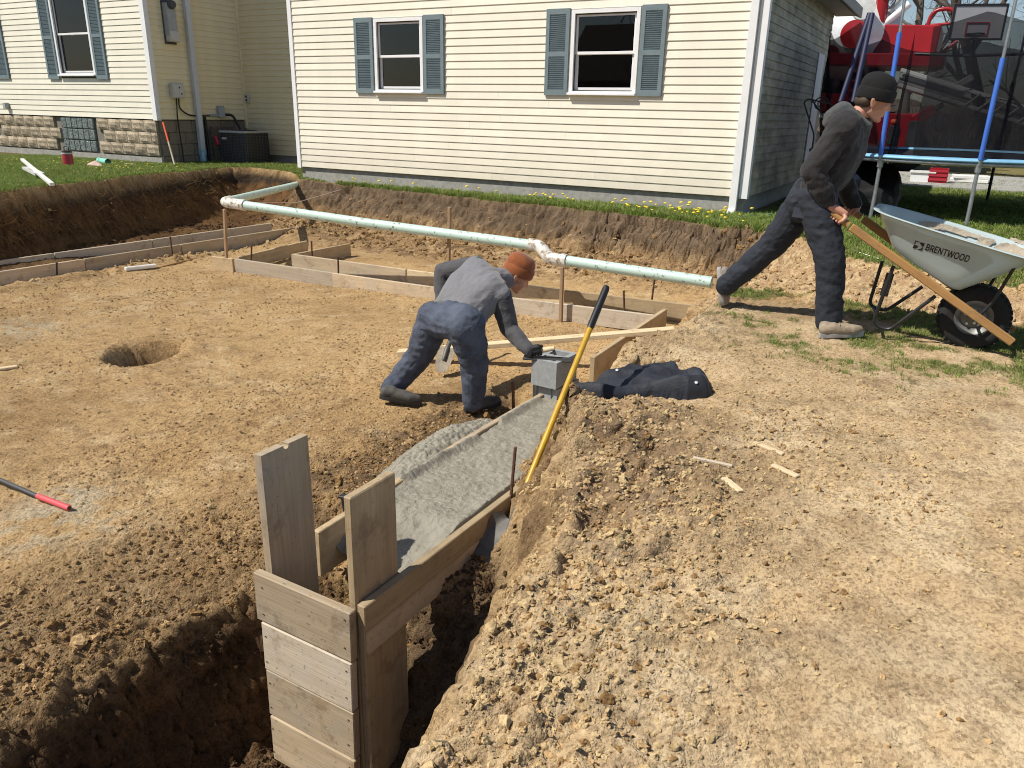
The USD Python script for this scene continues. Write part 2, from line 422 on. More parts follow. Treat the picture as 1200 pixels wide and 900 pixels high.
mat('grass_blade', (.25, .33, .06), .6, .3, 2.5, dark=(.14, .21, .035), rnd=.35, coord='object', trans=.3)
mat('grass_dry', (.33, .32, .11), .7, .3, 2.5, dark=(.20, .22, .065), rnd=.35, trans=.25)
mat('flower_yellow', (.80, .60, .02), .6, .1, 8)
mat('tarp_black', (.010, .010, .011), .6, .3, 6, .003, 40)
mat('bag_navy', (.010, .014, .035), .6, .3, 6, .003, 40)
mat('curtain', (.70, .67, .62), .9, .2, 5)
usdkit.material(stage, '/World/Looks/glass', {
    'fr': ('fresnel', {'IOR': 1.55}), 't': ('transparent_bsdf', {'color': (.30, .32, .32)}), 'g': ('glossy_bsdf', {'roughness': .01}), 'm': ('mix_closure', {})},
    [('fr.fac', 'm.fac'), ('t.BSDF', 'm.closure1'), ('g.BSDF', 'm.closure2')], surface='m.closure')
usdkit.material(stage, '/World/Looks/glass_block', {
    'tc': ('texture_coordinate', {}), 'n': ('noise_texture', {'scale': 34, 'detail': 2}), 'b': ('bump', {'strength': 1, 'distance': .01}),
    'r': ('rgb_ramp', {'ramp': [(.35, (.05, .065, .065)), (.65, (.24, .28, .28))]}),
    'p': ('principled_bsdf', {'roughness': .15, 'specular_ior_level': .6})},
    [('tc.object', 'n.vector'), ('n.fac', 'b.height'), ('n.fac', 'r.fac'), ('r.color', 'p.base_color'), ('b.normal', 'p.normal')], surface='p.BSDF')
usdkit.material(stage, '/World/Looks/net', {
    't': ('transparent_bsdf', {}), 'd': ('diffuse_bsdf', {'color': (.012, .012, .014)}), 'm': ('mix_closure', {'fac': .77})},
    [('t.BSDF', 'm.closure1'), ('d.BSDF', 'm.closure2')], surface='m.closure')

# ------------------------------------------------------------------ the ground
def sdist(x, y, poly):
    """Signed distance to a polygon, positive inside."""
    P = np.asarray(poly, float); d = np.full(x.shape, 1e9); ins = np.zeros(x.shape, bool)
    for (ax, ay), (bx, by) in zip(P, np.roll(P, -1, 0)):
        ex, ey = bx - ax, by - ay; t = np.clip(((x - ax) * ex + (y - ay) * ey) / (ex * ex + ey * ey + 1e-12), 0, 1)
        d = np.minimum(d, np.hypot(x - ax - t * ex, y - ay - t * ey))
        c = ((ay > y) != (by > y)) & (x < ex * (y - ay) / (ey if abs(ey) > 1e-12 else 1e-12) + ax); ins ^= c
    return np.where(ins, d, -d)


DIG = [(-10.6, -4), (-10.6, 3), (-10.65, 5.0), (-10.72, 5.7), (-11.2, 6.3), (-11.45, 7.3), (-11.9, 8.6), (-12.5, 9.8), (-13.1, 10.9), (-13.2, 11.6), (-12.9, 11.9), (-11.7, 11.75), (-11.15, 11.45), (-10.8, 11.12), (-9.9, 11.02), (-7.8, 10.85), (-5.65, 10.6), (-3.6, 10.3), (-2.46, 9.85),
       (-1.75, 9.8), (-1.2, 9.1), (-.65, 8.3), (.4, 7.95), (1.6, 7.8), (3.6, 7.7), (3.6, 6.75), (1.5, 6.75), (.3, 6.7), (-.6, 6.75), (-1.3, 6.75), (-1.55, 6.6), (-1.50, 6.2), (-1.46, 5.2), (-1.60, 4.75), (-1.70, 4.4), (-1.70, 3.8), (-1.42, 3.2), (-1.10, 2.6), (-1.02, 1.94), (-.86, 1.2), (-.68, .3), (-.6, -4)]
PIT = [(-2.78, -4), (-2.8, 1.1), (-2.76, 1.7), (-2.68, 2.2), (-2.5, 2.5), (-1.76, 2.55), (-1.68, 2.9), (-1.66, 3.05), (-1.47, 3.0), (-1.22, 2.4), (-1.02, 1.2), (-.8, .3), (-.75, -4)]
HOLE = (-5.9, 4.0)


def ground_parts(x, y, detail=True):
    x, y = np.asarray(x, float), np.asarray(y, float)
    p = np.stack([x, y, np.zeros_like(x)], -1)
    wx = (meshkit.fbm(p * 2.2, 3, 3) - .5); wy = (meshkit.fbm(p * 2.2, 3, 4) - .5)
    w2 = (meshkit.fbm(p * 9, 3, 33) - .5)
    wamp = np.where((x > -3.2) & (y < 4.2), .16, np.where(x < -10, .15, .22))
    w2a = np.where((x > -3.2) & (y < 4.2), .05, .012)
    X, Y = x + wx * wamp + w2 * w2a, y + wy * wamp + w2 * w2a
    nat = .075 + .095 * sstep(6.5, 9.5, y) + (.12 + .13 * sstep(10.8, 7.5, y) - .0) * sstep(-9.5, -10.6, x) * sstep(11.4, 10.6, y) + .11 * sstep(-10.2, -12.2, x) * sstep(10.6, 11.4, y) + .08 * sstep(8, 5, y) * sstep(-9.5, -10.6, x) - .08 * sstep(4.2, 1.0, y) + .03 * sstep(14, 40, y)
    # the spoil thrown up along the right edge of the dig
    dig = sdist(X, Y, DIG)
    jpad = sstep(1.35, .8, np.hypot((x + 1.38) / .52, (y - 4.12) / .42))
    nat = nat * (1 - jpad) + jpad * (-.04 + .13 * (x + 1.38)) + .02 * np.exp(-((dig + .35) / .3) ** 2) * sstep(-2.2, -1.4, x) * sstep(5, 3.6, y) * (x > -3)
    floor = -.58 + .03 * sstep(-9, -3, x) + .05 * (meshkit.fbm(p * .7, 3, 5) - .5) - .05 * np.exp(-((x + 2.8) / .5) ** 2 - ((y - 4.3) / 1.2) ** 2)
    floor = floor + (.40 - .0) * sstep(-2.05, -1.75, x) * sstep(6.2, 6.8, y) + .12 * sstep(-1.6, -.6, x) * sstep(6, 6.6, y) - .10 * np.exp(-((y - 7.3) / .25) ** 2) * sstep(-1.9, -1.0, x)
    bank = sstep(8.6, 9.6, y) * sstep(-11.1, -10.6, x) * sstep(-1.6, -2.2, x)
    left = sstep(-9.5, -10.3, x) * (1 - bank)
    crest = sstep(-2.6, -1.9, x) * sstep(6.0, 5.0, y)
    ditch = sstep(-2.0, -1.6, x) * sstep(6.3, 6.6, y)
    w = .42 + .2 * wx - .14 * bank + left * (-.04 + .28 * sstep(8.0, 10.5, y)) + .0 * crest - .1 * ditch
    w = np.where(crest > .5, .36 - .27 * sstep(3.35, 3.8, y) * sstep(5.2, 4.8, y), np.maximum(w, .08))
    t = np.clip(dig / w, 0, 1)
    prof = np.where(dig <= 0, 1, 1 - t ** np.where(left > .5, .6, .85))
    prof = np.where(crest > .5, np.where(dig <= 0, 1, 1 - t ** .8), prof)
    deb = bank * (.20 * np.clip(1 - (dig - .1) / 1.3, 0, 1) ** 1.6 + .05 * np.clip(1 - (dig - .1) / 2.4, 0, 1)) * (dig > .05)
    deb = deb + left * .16 * np.clip(1 - dig / 1.5, 0, 1)
    deb = deb + np.clip(.16 * np.exp(-((y - 9.6) / .5) ** 2 - ((x + 9.3) / .5) ** 2), 0, 1)
    z = floor + deb
    z = np.maximum(z, z + (nat - z) * prof)
    # lumps of soil against the left form, on its inner side
    z = z + .06 * np.exp(-((x - (-9.35 - .0 * y)) / .13) ** 2) * sstep(8.2, 7.4, y) * (meshkit.noise(p * 3, 8) > .35)
    # dark soil scraped off beside the right footing
    lump = np.exp(-((x + 2.75) / .35) ** 2) * sstep(2.5, 2.9, y) * sstep(5.2, 4.6, y)
    z = z + lump * (.14 * (meshkit.fbm(p * 3.1, 3, 11) - .42))
    # the pit round the column
    pit = sdist(X, Y, PIT)
    rimd = np.clip(1 - np.maximum(-pit, 0) / .75, 0, 1)
    onleft = sstep(-2.2, -2.6, x)
    rim = rimd * onleft * sstep(3.2, 2.6, y)
    z = z - .20 * rim ** 1.8
    pf = -1.38 + .85 * sstep(1.9, 2.75, y) * sstep(-2.0, -1.7, x) + .06 * (meshkit.fbm(p * 4, 3, 15) - .5)
    tp = sstep(-.02, np.where(onleft > .5, .36, .42), pit)
    z = np.where(pit > 0, np.minimum(z, z * (1 - tp) + pf * tp), z)
    z = z - .13 * np.exp(-((x + 2.72) / .22) ** 2 - ((y - 4.95) / .28) ** 2)
    # the hole in the pad
    hx, hy = X - HOLE[0], Y - HOLE[1]
    hd = np.hypot(hx, hy)
    z = z - .36 * (1 - sstep(.20, .36, hd)) + .025 * np.exp(-((hd - .42) / .1) ** 2)
    # how crumbly the surface is
    rough = .1 + 0 * z
    rough = np.maximum(rough, .68 * rim ** .8 * (.6 + .8 * sstep(.38, .62, meshkit.fbm(p * 2.4, 2, 63))))
    rough = np.maximum(rough, np.where((pit > 0), .85, 0))
    rough = np.maximum(rough, .9 * np.exp(-((dig - .05) / .35) ** 2) * np.where(dig > -.6, 1, 0) * sstep(-3, -2.2, x))
    rough = np.maximum(rough, .75 * np.exp(-((dig + .2) / .5) ** 2) * sstep(-2.2, -1.6, x) * sstep(4.2, 3.6, y))
    rough = np.maximum(rough, .85 * bank * (dig > .12) * sstep(2.2, .9, dig))
    rough = np.maximum(rough, .8 * ditch * (dig > -.1))
    rough = np.maximum(rough, .75 * lump)
    rough = np.maximum(rough, .5 * left * (dig > 0))
    rough = np.maximum(rough, .5 * np.exp(-((x + 9.4) / .3) ** 2) * (y < 9))
    rough = np.maximum(rough, .34 * sstep(-1.6, -1.0, x) * sstep(5.2, 4.2, y) * sstep(1.2, -.6, x) * sstep(.45, .65, meshkit.fbm(p * 1.9, 3, 61)))
    if detail:
        q = np.stack([x, y, z * .8], -1)
        big = 1 - np.abs(2 * meshkit.fbm(q * 6.5, 2, 21) - 1) * 2
        mid = 1 - np.abs(2 * meshkit.fbm(q * 17, 3, 22) - 1) * 2
        small = meshkit.fbm(q * 30, 3, 23) - .5
        chunk = 1 - np.abs(2 * meshkit.fbm(q * 4.2, 2, 27) - 1) * 2
        z = z + rough * (.052 * (big - .5) + .036 * (mid - .4)) + .085 * (chunk - .45) * np.exp(-((dig + .2) / .42) ** 2) * sstep(1.6, 2.6, y) * sstep(3.9, 3.4, y) * sstep(-2.2, -1.6, x) * sstep(5, 4.2, y) + (.018 + .02 * rough) * small + .02 * (meshkit.fbm(p * 1.6, 3, 24) - .5)
    return z, dict(dig=dig, pit=pit, rim=rim, bank=bank, left=left, crest=crest, ditch=ditch, lump=lump, rough=rough, nat=nat, hd=hd, wx=wx, w2=w2)


def gz(x, y): return float(ground_parts(np.array([x]), np.array([y]))[0][0])


def grid_axis(*segs):
    out = []
    for a, b, s in segs: out.append(np.arange(a, b - s * .3, s))
    return np.unique(np.round(np.concatenate(out + [[segs[-1][1]]]), 4))


gx = grid_axis((-400, -100, 40), (-100, -30, 8), (-30, -14.6, .8), (-14.6, -10, .035), (-10, -4.4, .030), (-4.4, .9, .0125), (.9, 3.8, .035), (3.8, 12, .4), (12, 60, 4), (60, 400, 40))
gy = grid_axis((-60, -8, 8), (-8, -.5, .5), (-.5, .9, .05), (.9, 4.3, .0125), (4.3, 12.0, .027), (12.0, 16, .15), (16, 40, 1.2), (40, 100, 6), (100, 500, 40))
GX, GY = np.meshgrid(gx, gy, indexing='ij')
gzz, G = ground_parts(GX.ravel(), GY.ravel())
gxr, gyr = GX.ravel(), GY.ravel()
nx, ny = len(gx), len(gy)
i, j = np.meshgrid(np.arange(nx - 1), np.arange(ny - 1), indexing='ij')
a = (i * ny + j).ravel()
gf = np.vstack([np.c_[a, a + ny, a + ny + 1], np.c_[a, a + ny + 1, a + 1]])
gv = np.c_[gxr, gyr, gzz]
gn = trimesh.Trimesh(gv, gf, process=False).vertex_normals
steep = sstep(.80, .45, gn[:, 2]) * (np.abs(gxr) < 16) * (gyr < 14)
sk_ = np.nonzero(steep > .01)[0]
pp_ = gv[sk_]
sh_ = .11 * (meshkit.fbm(pp_ * NP(4, 4, 8), 3, 301) - .45) + .05 * (1 - np.abs(2 * meshkit.fbm(pp_ * 15, 3, 302) - 1) * 2 - .4)
far_ = np.where(gv[sk_, 1] < 4.5, .7, 1.25)
gv[sk_] += gn[sk_] * (sh_ * steep[sk_] * far_)[:, None]


def soil_colour(v, G):
    x, y, z = v.T
    p = np.stack([x, y, z * 1.0], -1)
    n1 = meshkit.fbm(p * 1.1, 4, 41)[:, None]; n2 = meshkit.fbm(p * 4.5, 4, 42)[:, None]; n3 = meshkit.fbm(p * 13, 3, 43)[:, None]
    mixc = lambda a, b, t: a + (np.asarray(b, float) - a) * np.clip(t, 0, 1)
    c = np.tile(NP(.50, .335, .165), (len(x), 1))
    c = mixc(c, (.37, .235, .11), sstep(.46, .68, n1) * .7)
    c = mixc(c, (.58, .43, .25), sstep(.5, .72, n2) * .7)
    c = mixc(c, (.28, .17, .085), sstep(.56, .74, n3) * .55)
    # right-hand ground: paler and greyer
    right = (sstep(-1.95, -1.5, x) * sstep(6.8, 6.2, y))[:, None]
    r = mixc(np.tile(NP(.49, .36, .205), (len(x), 1)), (.58, .46, .29), sstep(.45, .7, n2) * .7)
    r = mixc(r, (.30, .205, .11), sstep(.52, .7, n1) * .7); r = mixc(r, (.28, .19, .11), sstep(.58, .75, n3) * .5)
    c = c + (r - c) * right
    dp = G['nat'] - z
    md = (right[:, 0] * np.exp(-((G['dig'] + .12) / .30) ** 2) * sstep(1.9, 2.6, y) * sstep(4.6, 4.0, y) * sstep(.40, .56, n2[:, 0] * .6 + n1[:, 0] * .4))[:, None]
    c = mixc(c, mixc(np.tile(NP(.30, .20, .11), (len(x), 1)), (.20, .135, .085), sstep(.45, .6, n3)), md * .9)
    face = (right[:, 0] * 0 + sstep(-1.95, -1.75, x) * sstep(0, .1, G['dig']) * sstep(5, 4.3, y))[:, None]
    c = mixc(c, mixc(np.tile(NP(.43, .30, .155), (len(x), 1)), (.24, .155, .08), sstep(.46, .62, n2)), face)
    st = meshkit.fbm(np.stack([x * 1.1 + y * .6, y * 4.2 - x * 1.5, 0 * x], -1), 4, 46)[:, None]
    c = c * (1 - .16 * sstep(.54, .70, st) * right * sstep(6.5, 5.5, y)[:, None])
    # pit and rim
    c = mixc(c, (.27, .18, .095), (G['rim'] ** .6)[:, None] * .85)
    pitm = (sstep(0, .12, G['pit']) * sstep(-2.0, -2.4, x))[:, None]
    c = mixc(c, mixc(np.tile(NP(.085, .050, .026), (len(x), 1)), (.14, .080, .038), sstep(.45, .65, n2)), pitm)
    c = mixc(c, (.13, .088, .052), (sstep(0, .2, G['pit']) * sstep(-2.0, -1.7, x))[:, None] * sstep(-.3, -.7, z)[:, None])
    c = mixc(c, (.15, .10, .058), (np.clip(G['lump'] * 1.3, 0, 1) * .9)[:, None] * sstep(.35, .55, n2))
    # left wall: dark topsoil over brown clay
    inside = sstep(-.02, .08, G['dig'])
    lw = np.tile(NP(.125, .066, .028), (len(x), 1)); lw = mixc(lw, (.17, .092, .036), sstep(.45, .65, n2))
    lw = mixc(lw, (.065, .045, .030), sstep(.34, .22, dp + (n2[:, 0] - .5) * .25)[:, None])
    c = mixc(c, lw, (G['left'] * inside * sstep(-9.5, -10.0, x))[:, None])
    # bank by the house
    bk = np.tile(NP(.33, .215, .112), (len(x), 1)); bk = mixc(bk, (.47, .33, .18), sstep(.5, .7, n2)); bk = mixc(bk, (.18, .115, .062), sstep(.52, .68, n3))
    bk = mixc(bk, mixc(np.tile(NP(.15, .105, .068), (len(x), 1)), (.22, .155, .10), sstep(.48, .6, n3)), sstep(.50, .30, dp + (n2[:, 0] - .5) * .22)[:, None])
    c = mixc(c, bk, (G['bank'] * sstep(-.06, .0, G['dig']))[:, None])
    dt = mixc(np.tile(NP(.40, .27, .155), (len(x), 1)), (.56, .42, .25), sstep(.45, .65, n3))
    c = mixc(c, dt, (G['ditch'] * inside)[:, None])
    c = mixc(c, (.15, .09, .05), sstep(.33, .22, G['hd'])[:, None])
    c = mixc(c, (.16, .095, .05), np.exp(-((x + 2.68) / .26) ** 2 - ((y - 4.85) / .35) ** 2)[:, None] * sstep(.35, .5, n2))
    # whitish spots of lime or cement on the pad
    for sx, sy, sr in ((-3.75, 1.85, .28), (-3.9, 2.1, .2), (-3.45, 2.1, .12), (-7.6, 3.9, .4)):
        c = mixc(c, (.50, .43, .31), (np.exp(-((x - sx) ** 2 + (y - sy) ** 2) / sr ** 2)[:, None] * sstep(.4, .6, n3)) * .8)
    c = c * (NP(1.10, 1.11, 1.10) + right * NP(-.08, -.09, -.06))
    lawn = lawn_mask(x, y, G)
    c = mixc(c, (.13, .13, .045), lawn[:, None] * .85)
    return c


def lawn_mask(x, y, G):
    out = sstep(.0, -.05, G['dig'])
    n = meshkit.fbm(np.stack([x, y, 0 * x], -1) * 2.3, 3, 51)
    nn = meshkit.fbm(np.stack([x, y, 0 * x], -1) * 6, 3, 52)
    left = sstep(-9, -11, x) * sstep(13.2, 12.6, y)
    house = sstep(9, 9.6, y) * sstep(-10.0, -9.7, x) * sstep(.22, .42, nn + .25 * n)
    far = sstep(7.4, 7.9, y + .3 * (n - .5)) * sstep(-2.6, -2.2, x)
    patch = sstep(-2.3, -1.9, x) * sstep(4.4, 5.5, y + .3 * x) * sstep(7, 6.7, y) * sstep(.40, .54, n) * sstep(.33, .5, nn)
    patch2 = sstep(-.6, .2, x) * sstep(4.75, 5.5, y + .25 * (nn - .5)) * sstep(7, 6.6, y) * sstep(.25, .42, n)
    return out * np.clip(np.maximum.reduce([left, house, far, patch, patch2]), 0, 1)


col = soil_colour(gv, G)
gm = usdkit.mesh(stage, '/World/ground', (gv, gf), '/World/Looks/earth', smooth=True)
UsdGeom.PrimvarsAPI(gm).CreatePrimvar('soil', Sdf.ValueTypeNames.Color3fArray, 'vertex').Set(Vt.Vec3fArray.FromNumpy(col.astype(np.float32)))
setdata(gm.GetPrim(), kind='structure')

# ------------------------------------------------------------------ clods, crumbs and stones lying on the ground
def clod(seed, n=1, flat=.7):
    m = trimesh.creation.icosphere(n); v = m.vertices
    v = v * (.35 + 1.3 * meshkit.noise(v * 1.9 + seed * 3.1, seed))[:, None] * NP(1.15, .85, flat)
    return trimesh.Trimesh(v, m.faces, process=False)


CL = [clod(s) for s in range(6)]


def scatter(n, x0, x1, y0, y1, weight, seed):
    r = np.random.default_rng(seed); x, y = r.uniform(x0, x1, n), r.uniform(y0, y1, n)
    z, g = ground_parts(x, y); k = r.uniform(0, 1, n) < weight(x, y, g)
    return x[k], y[k], z[k], {q: v[k] for q, v in g.items()}, r


def clods(n, box4, weight, smin, smax, seed, pick):
    x, y, z, g, r = scatter(n, *box4, weight, seed)
    s = smin + (smax - smin) * r.uniform(0, 1, len(x)) ** 4
    return np.c_[x, y, z + s * .25], s, pick(x, y, z, g)


def pick_soil(x, y, z, g):
    k = np.zeros(len(x), int)                                    # 0 tan, 1 dark, 2 mid, 3 pale
    k[g['left'] * (g['dig'] > .1) > .5] = 1
    k[(g['rim'] > .25)] = 2
    k[(g['pit'] > .05)] = 1
    k[(g['lump'] > .4)] = 2
    k[(g['bank'] > .5) & (g['dig'] > 0)] = 2
    hsh = (np.abs(np.sin(x * 91.7 + y * 47.3)) * 1000) % 1
    right = (x > -1.9) & (y < 6.8) & (g['pit'] < .05)
    k[right & (hsh < .5)] = 3
    k[right & (hsh > .85)] = 2
    k[(k == 0) & (hsh > .72)] = 3; k[(k == 0) & (hsh < .12)] = 2
    k[(k == 2) & (hsh < .3)] = 0
    k[(k == 1) & (hsh < .05)] = 2
    return k


sets = [clods(120000, (-4.3, .9, .9, 4.6), lambda x, y, g: np.clip(g['rough'] * 1.15 - .06, 0, 1) ** 1.3, .0025, .014, 61, pick_soil),
        clods(2200, (-4.0, .6, .9, 5), lambda x, y, g: np.clip(g['rough'] * 1.2 - .3, 0, 1), .010, .034, 62, pick_soil),
        clods(34000, (-4.4, 1.6, .9, 5.8), lambda x, y, g: .04 + .8 * sstep(.42, .66, meshkit.fbm(np.stack([x, y, 0 * x], -1) * 1.6, 3, 62)), .0022, .009, 63, pick_soil),
        clods(60000, (-9.6, -2.2, 2, 8.0), lambda x, y, g: np.clip(1.5 * (meshkit.fbm(np.stack([x, y, 0 * x], -1) * 1.7, 3, 9) - .36), .06, 1), .0028, .013, 64, pick_soil),
        clods(22000, (-11.4, 3.2, 6.3, 11), lambda x, y, g: np.clip(g['rough'] - .1, 0, 1) * (g['dig'] > -.05), .006, .042, 65, pick_soil),
        clods(4500, (-14.2, -9.2, 4, 11.6), lambda x, y, g: np.clip(g['rough'] - .1, 0, 1), .008, .035, 66, pick_soil)]
cp, cs, ck = (np.concatenate([s[i] for s in sets]) for i in range(3))
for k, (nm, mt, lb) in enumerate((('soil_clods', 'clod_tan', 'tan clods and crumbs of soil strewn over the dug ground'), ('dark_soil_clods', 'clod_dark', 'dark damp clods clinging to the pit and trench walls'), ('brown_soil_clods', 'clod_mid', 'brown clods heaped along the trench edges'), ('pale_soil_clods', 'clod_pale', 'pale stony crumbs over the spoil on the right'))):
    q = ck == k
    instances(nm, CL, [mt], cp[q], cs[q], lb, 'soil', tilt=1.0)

# fine roots hanging from the turf edge over the left trench
r = np.random.default_rng(91); rt = []
for k in range(700):
    y_ = r.uniform(4.8, 11.3); x_ = np.interp(y_, [3, 5, 5.7, 6.3, 7.3, 8.6, 9.8, 10.9, 11.6], [-10.6, -10.65, -10.72, -11.2, -11.45, -11.9, -12.5, -13.1, -13.2]) + r.uniform(.0, .3)
    q = NP(x_, y_, gz(x_, y_)); L_ = r.uniform(.05, .22)
    d_ = NP(.5, r.normal(0, .6), -1.0 if r.uniform() < .8 else .3); d_ /= np.linalg.norm(d_); rt.append(tube([q - d_ * .03, q + d_ * L_ * .5 + r.normal(0, .02, 3) + NP(.03, 0, 0), q + d_ * L_ + r.normal(0, .03, 3) + NP(.02, 0, 0)], [.004, .003, .0015], 3, cap=False))
single('roots', cat(*rt), 'clod_mid', 'fine roots hanging from the turf along the left trench wall', 'roots', kind='stuff')

# ------------------------------------------------------------------ grass
def tuft(seed, n=16, h=.07, spread=.05, w=.0035):
    r = np.random.default_rng(seed); V, F = [], []
    for k in range(n):
        a, b = r.uniform(0, 2 * np.pi, 2); o = NP(np.cos(a), np.sin(a), 0) * spread * r.uniform(0, 1) ** .5
        hh = h * r.uniform(.5, 1.2); lean = NP(np.cos(b), np.sin(b), 0) * hh * r.uniform(.1, .8); s = NP(-np.sin(b), np.cos(b), 0) * w
        i0 = len(V); mid = o + lean * .35 + NP(0, 0, hh * .6)
        V += [o - s, o + s, mid - s * .8, mid + s * .8, o + lean + NP(0, 0, hh * (.95 - .3 * r.uniform()))]
        F += [[i0, i0 + 1, i0 + 3], [i0, i0 + 3, i0 + 2], [i0 + 2, i0 + 3, i0 + 4]]
    return trimesh.Trimesh(np.array(V), np.array(F), process=False)


TF = [tuft(s) for s in range(5)]
TL = [tuft(s + 10, 14, .11, .05, .004) for s in range(4)]


def grass(name, label, n, box4, weight, smin, smax, seed, protos, mats):
    x, y, z, g, r = scatter(n, *box4, weight, seed)
    instances(name, protos, mats, np.c_[x, y, z - .01], r.uniform(smin, smax, len(x)), label, 'grass', tilt=.12)


lw = lambda x, y, g: lawn_mask(x, y, g)
grass('lawn_grass', 'short green lawn beside the left wing of the house', 36000, (-19, -10.3, 4.5, 13.4), lambda x, y, g: lw(x, y, g) * ((x < -14.9) * (y > 11.15) < .5), .5, 1.0, 71, TF, ['grass_blade', 'grass_blade', 'grass_dry'])
grass('bank_grass', 'strip of longer grass along the foot of the front wall', 13000, (-10, -1.4, 9.5, 11.22), lw, .35, 1.05, 72, TL, ['grass_blade', 'grass_blade', 'grass_blade', 'grass_dry'])
grass('back_lawn_grass', 'sunlit back lawn under and behind the trampoline', 30000, (-2.4, 7, 7.6, 22), lambda x, y, g: lw(x, y, g) * np.clip(1.15 - (y - 8) / 20, .2, 1) * ((x > -2.5)), .7, 1.3, 73, TF, ['grass_blade', 'grass_blade', 'grass_dry'])
grass('patchy_grass', 'thin trampled grass patches on the bare ground by the walking man', 34000, (-2.3, 2.2, 4.2, 7), lambda x, y, g: lw(x, y, g) * .75,   .25, .6, 74, TF, ['grass_blade', 'grass_dry', 'grass_dry'])


def dandelion():
    st = tube([(0, 0, 0), (.003, 0, .05), (.005, .002, .1)], .0022, 4)
    hd = lathe([(0, .095), (.010, .10), (.021, .108), (.017, .115), (0, .118)], 9)
    return hd, st


dh, ds = dandelion()
x, y, z, g, r = scatter(900, -10, -1.6, 9.7, 11.2, lambda x, y, g: lw(x, y, g) * (.12 + .22 * (meshkit.noise(np.stack([x, y, 0 * x], -1) * 1.3, 5) > .5)), 75)
x2, y2, z2, _, r2 = scatter(260, -18, -12.5, 8, 11, lambda x, y, g: lw(x, y, g) * .35, 76)
instances('dandelions', [dh], ['flower_yellow'], np.c_[np.r_[x, x2], np.r_[y, y2], np.r_[z + .0, z2 - .05]], np.r_[r.uniform(.8, 1.4, len(x)), r2.uniform(.6, .9, len(x2))], 'yellow dandelion flowers dotted through the grass by the house', 'flowers', tilt=.2)

# ------------------------------------------------------------------ the house
YF, XR, XL = 11.3, -2.55, -10.98          # front wing: front wall, right wall, left end
YL, XS, YR = 11.2, -14.82, 13.6           # left wing: front wall, side wall; wall of the recess
H = thing('house', 'cream sided house with blue grey shutters and a higher left wing', 'house', (XR, YF, .3))
CR = .114


def board_profile(h): return [(0, 0), (.0165, 0), (.0175, .004), (.0165, .012), (.004, h + .006), (0, h + .006)]


def siding(wall, o, d, n, L, z0, z1, m, holes=(), piece=3.4, seed=0, course=CR):
    """Courses of siding; o: left end seen from outside, d: direction along the wall, holes: (a, b, za, zb)."""
    r = np.random.default_rng(seed); k = 0; z = z0
    while z < z1 - .02:
        h = min(course, z1 - z)
        spans = [(0, L)]
        for a, b, za, zb in holes:
            if za < z + h * .55 < zb:
                spans = [q for s, e in spans for q in ((s, min(e, a)), (max(s, b), e)) if q[1] - q[0] > .01]
        for s, e in spans:
            cuts = [s]
            if e - s > piece * 1.1: cuts += [s + (e - s) * r.uniform(.25, .75)]
            cuts.append(e)
            for c0, c1 in zip(cuts, cuts[1:]):
                M = np.eye(4); M[:3, 0], M[:3, 1], M[:3, 2] = d, n, (0, 0, 1)
                M[:3, 3] = NP(o[0], o[1], 0) + NP(*d, ) * c0 + NP(0, 0, z)
                if np.linalg.det(M[:3, :3]) < 0:
                    pr = prism(board_profile(h)[::-1], c1 - c0 - (.0025 if c1 < e else 0))
                else:
                    pr = prism(board_profile(h), c1 - c0 - (.0025 if c1 < e else 0))
                # a left-handed frame would mirror: bake it instead
                v = trimesh.transform_points(pr.vertices, M)
                W = np.eye(4); W[:3, 3] = M[:3, 3]
                part(wall, 'siding_board', (v, pr.faces), m, M=W)
        z += course; k += 1


def shell(lo, hi, th, holes):
    a = Manifold.cube(list(map(float, np.subtract(hi, lo)))).translate(list(map(float, lo)))
    b = Manifold.cube(list(map(float, np.subtract(hi, lo) - 2 * th))).translate(list(map(float, np.add(lo, th))))
    m = a - b
    for l, h_ in holes: m = m - Manifold.cube(list(map(float, np.subtract(h_, l)))).translate(list(map(float, l)))
    return m


# windows: (x0, x1 of the unit, z0, z1, wall plane)
WIN = [(-5.36, -4.29, 1.76, 2.93, YF), (-9.06, -8.05, 1.76, 2.93, YF), (-17.90, -16.62, 2.04, 3.75, YL)]
wallA = part(H, 'wall', shell((XL, YF, .445), (XR, 16.7, 3.46), .12, [((a + .06, YF - .1, c + .07), (b - .06, YF + .2, d - .07)) for a, b, c, d, e in WIN[:2]]), 'sheath')
wallB = part(H, 'wall', shell((-25.5, YL, 1.195), (XS, 19.5, 6.6), .12, [((a + .06, YL - .1, c + .07), (b - .06, YL + .2, d - .07)) for a, b, c, d, e in WIN[2:]]), 'sheath')
wallC = part(H, 'wall', box((XS + .01, YR, .44), (XL + .3, YR + .12, 6.0)), 'sheath')
ex, eX = NP(1, 0, 0), NP(-1, 0, 0)
hol = [(a - XL, b - XL, c, d) for a, b, c, d, e in WIN[:2]]
siding(wallA, (XL, YF), ex, NP(0, -1, 0), XR - XL, .43, 3.46, 'siding', hol, seed=1)
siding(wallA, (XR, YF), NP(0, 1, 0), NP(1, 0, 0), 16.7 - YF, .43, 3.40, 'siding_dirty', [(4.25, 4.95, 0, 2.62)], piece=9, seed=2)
siding(wallB, (-21.5, YL), ex, NP(0, -1, 0), XS + 21.5, 1.19, 4.5, 'siding', [(a + 21.5, b + 21.5, c, d) for a, b, c, d, e in WIN[2:]], seed=3)
siding(wallB, (XS, YL), NP(0, 1, 0), NP(1, 0, 0), YR - YL, 1.19, 4.4, 'siding_yellow', piece=9, seed=4)
siding(wallC, (XS, YR), ex, NP(0, -1, 0), XL - XS + .3, .43, 4.4, 'siding_yellow', piece=9, seed=5)
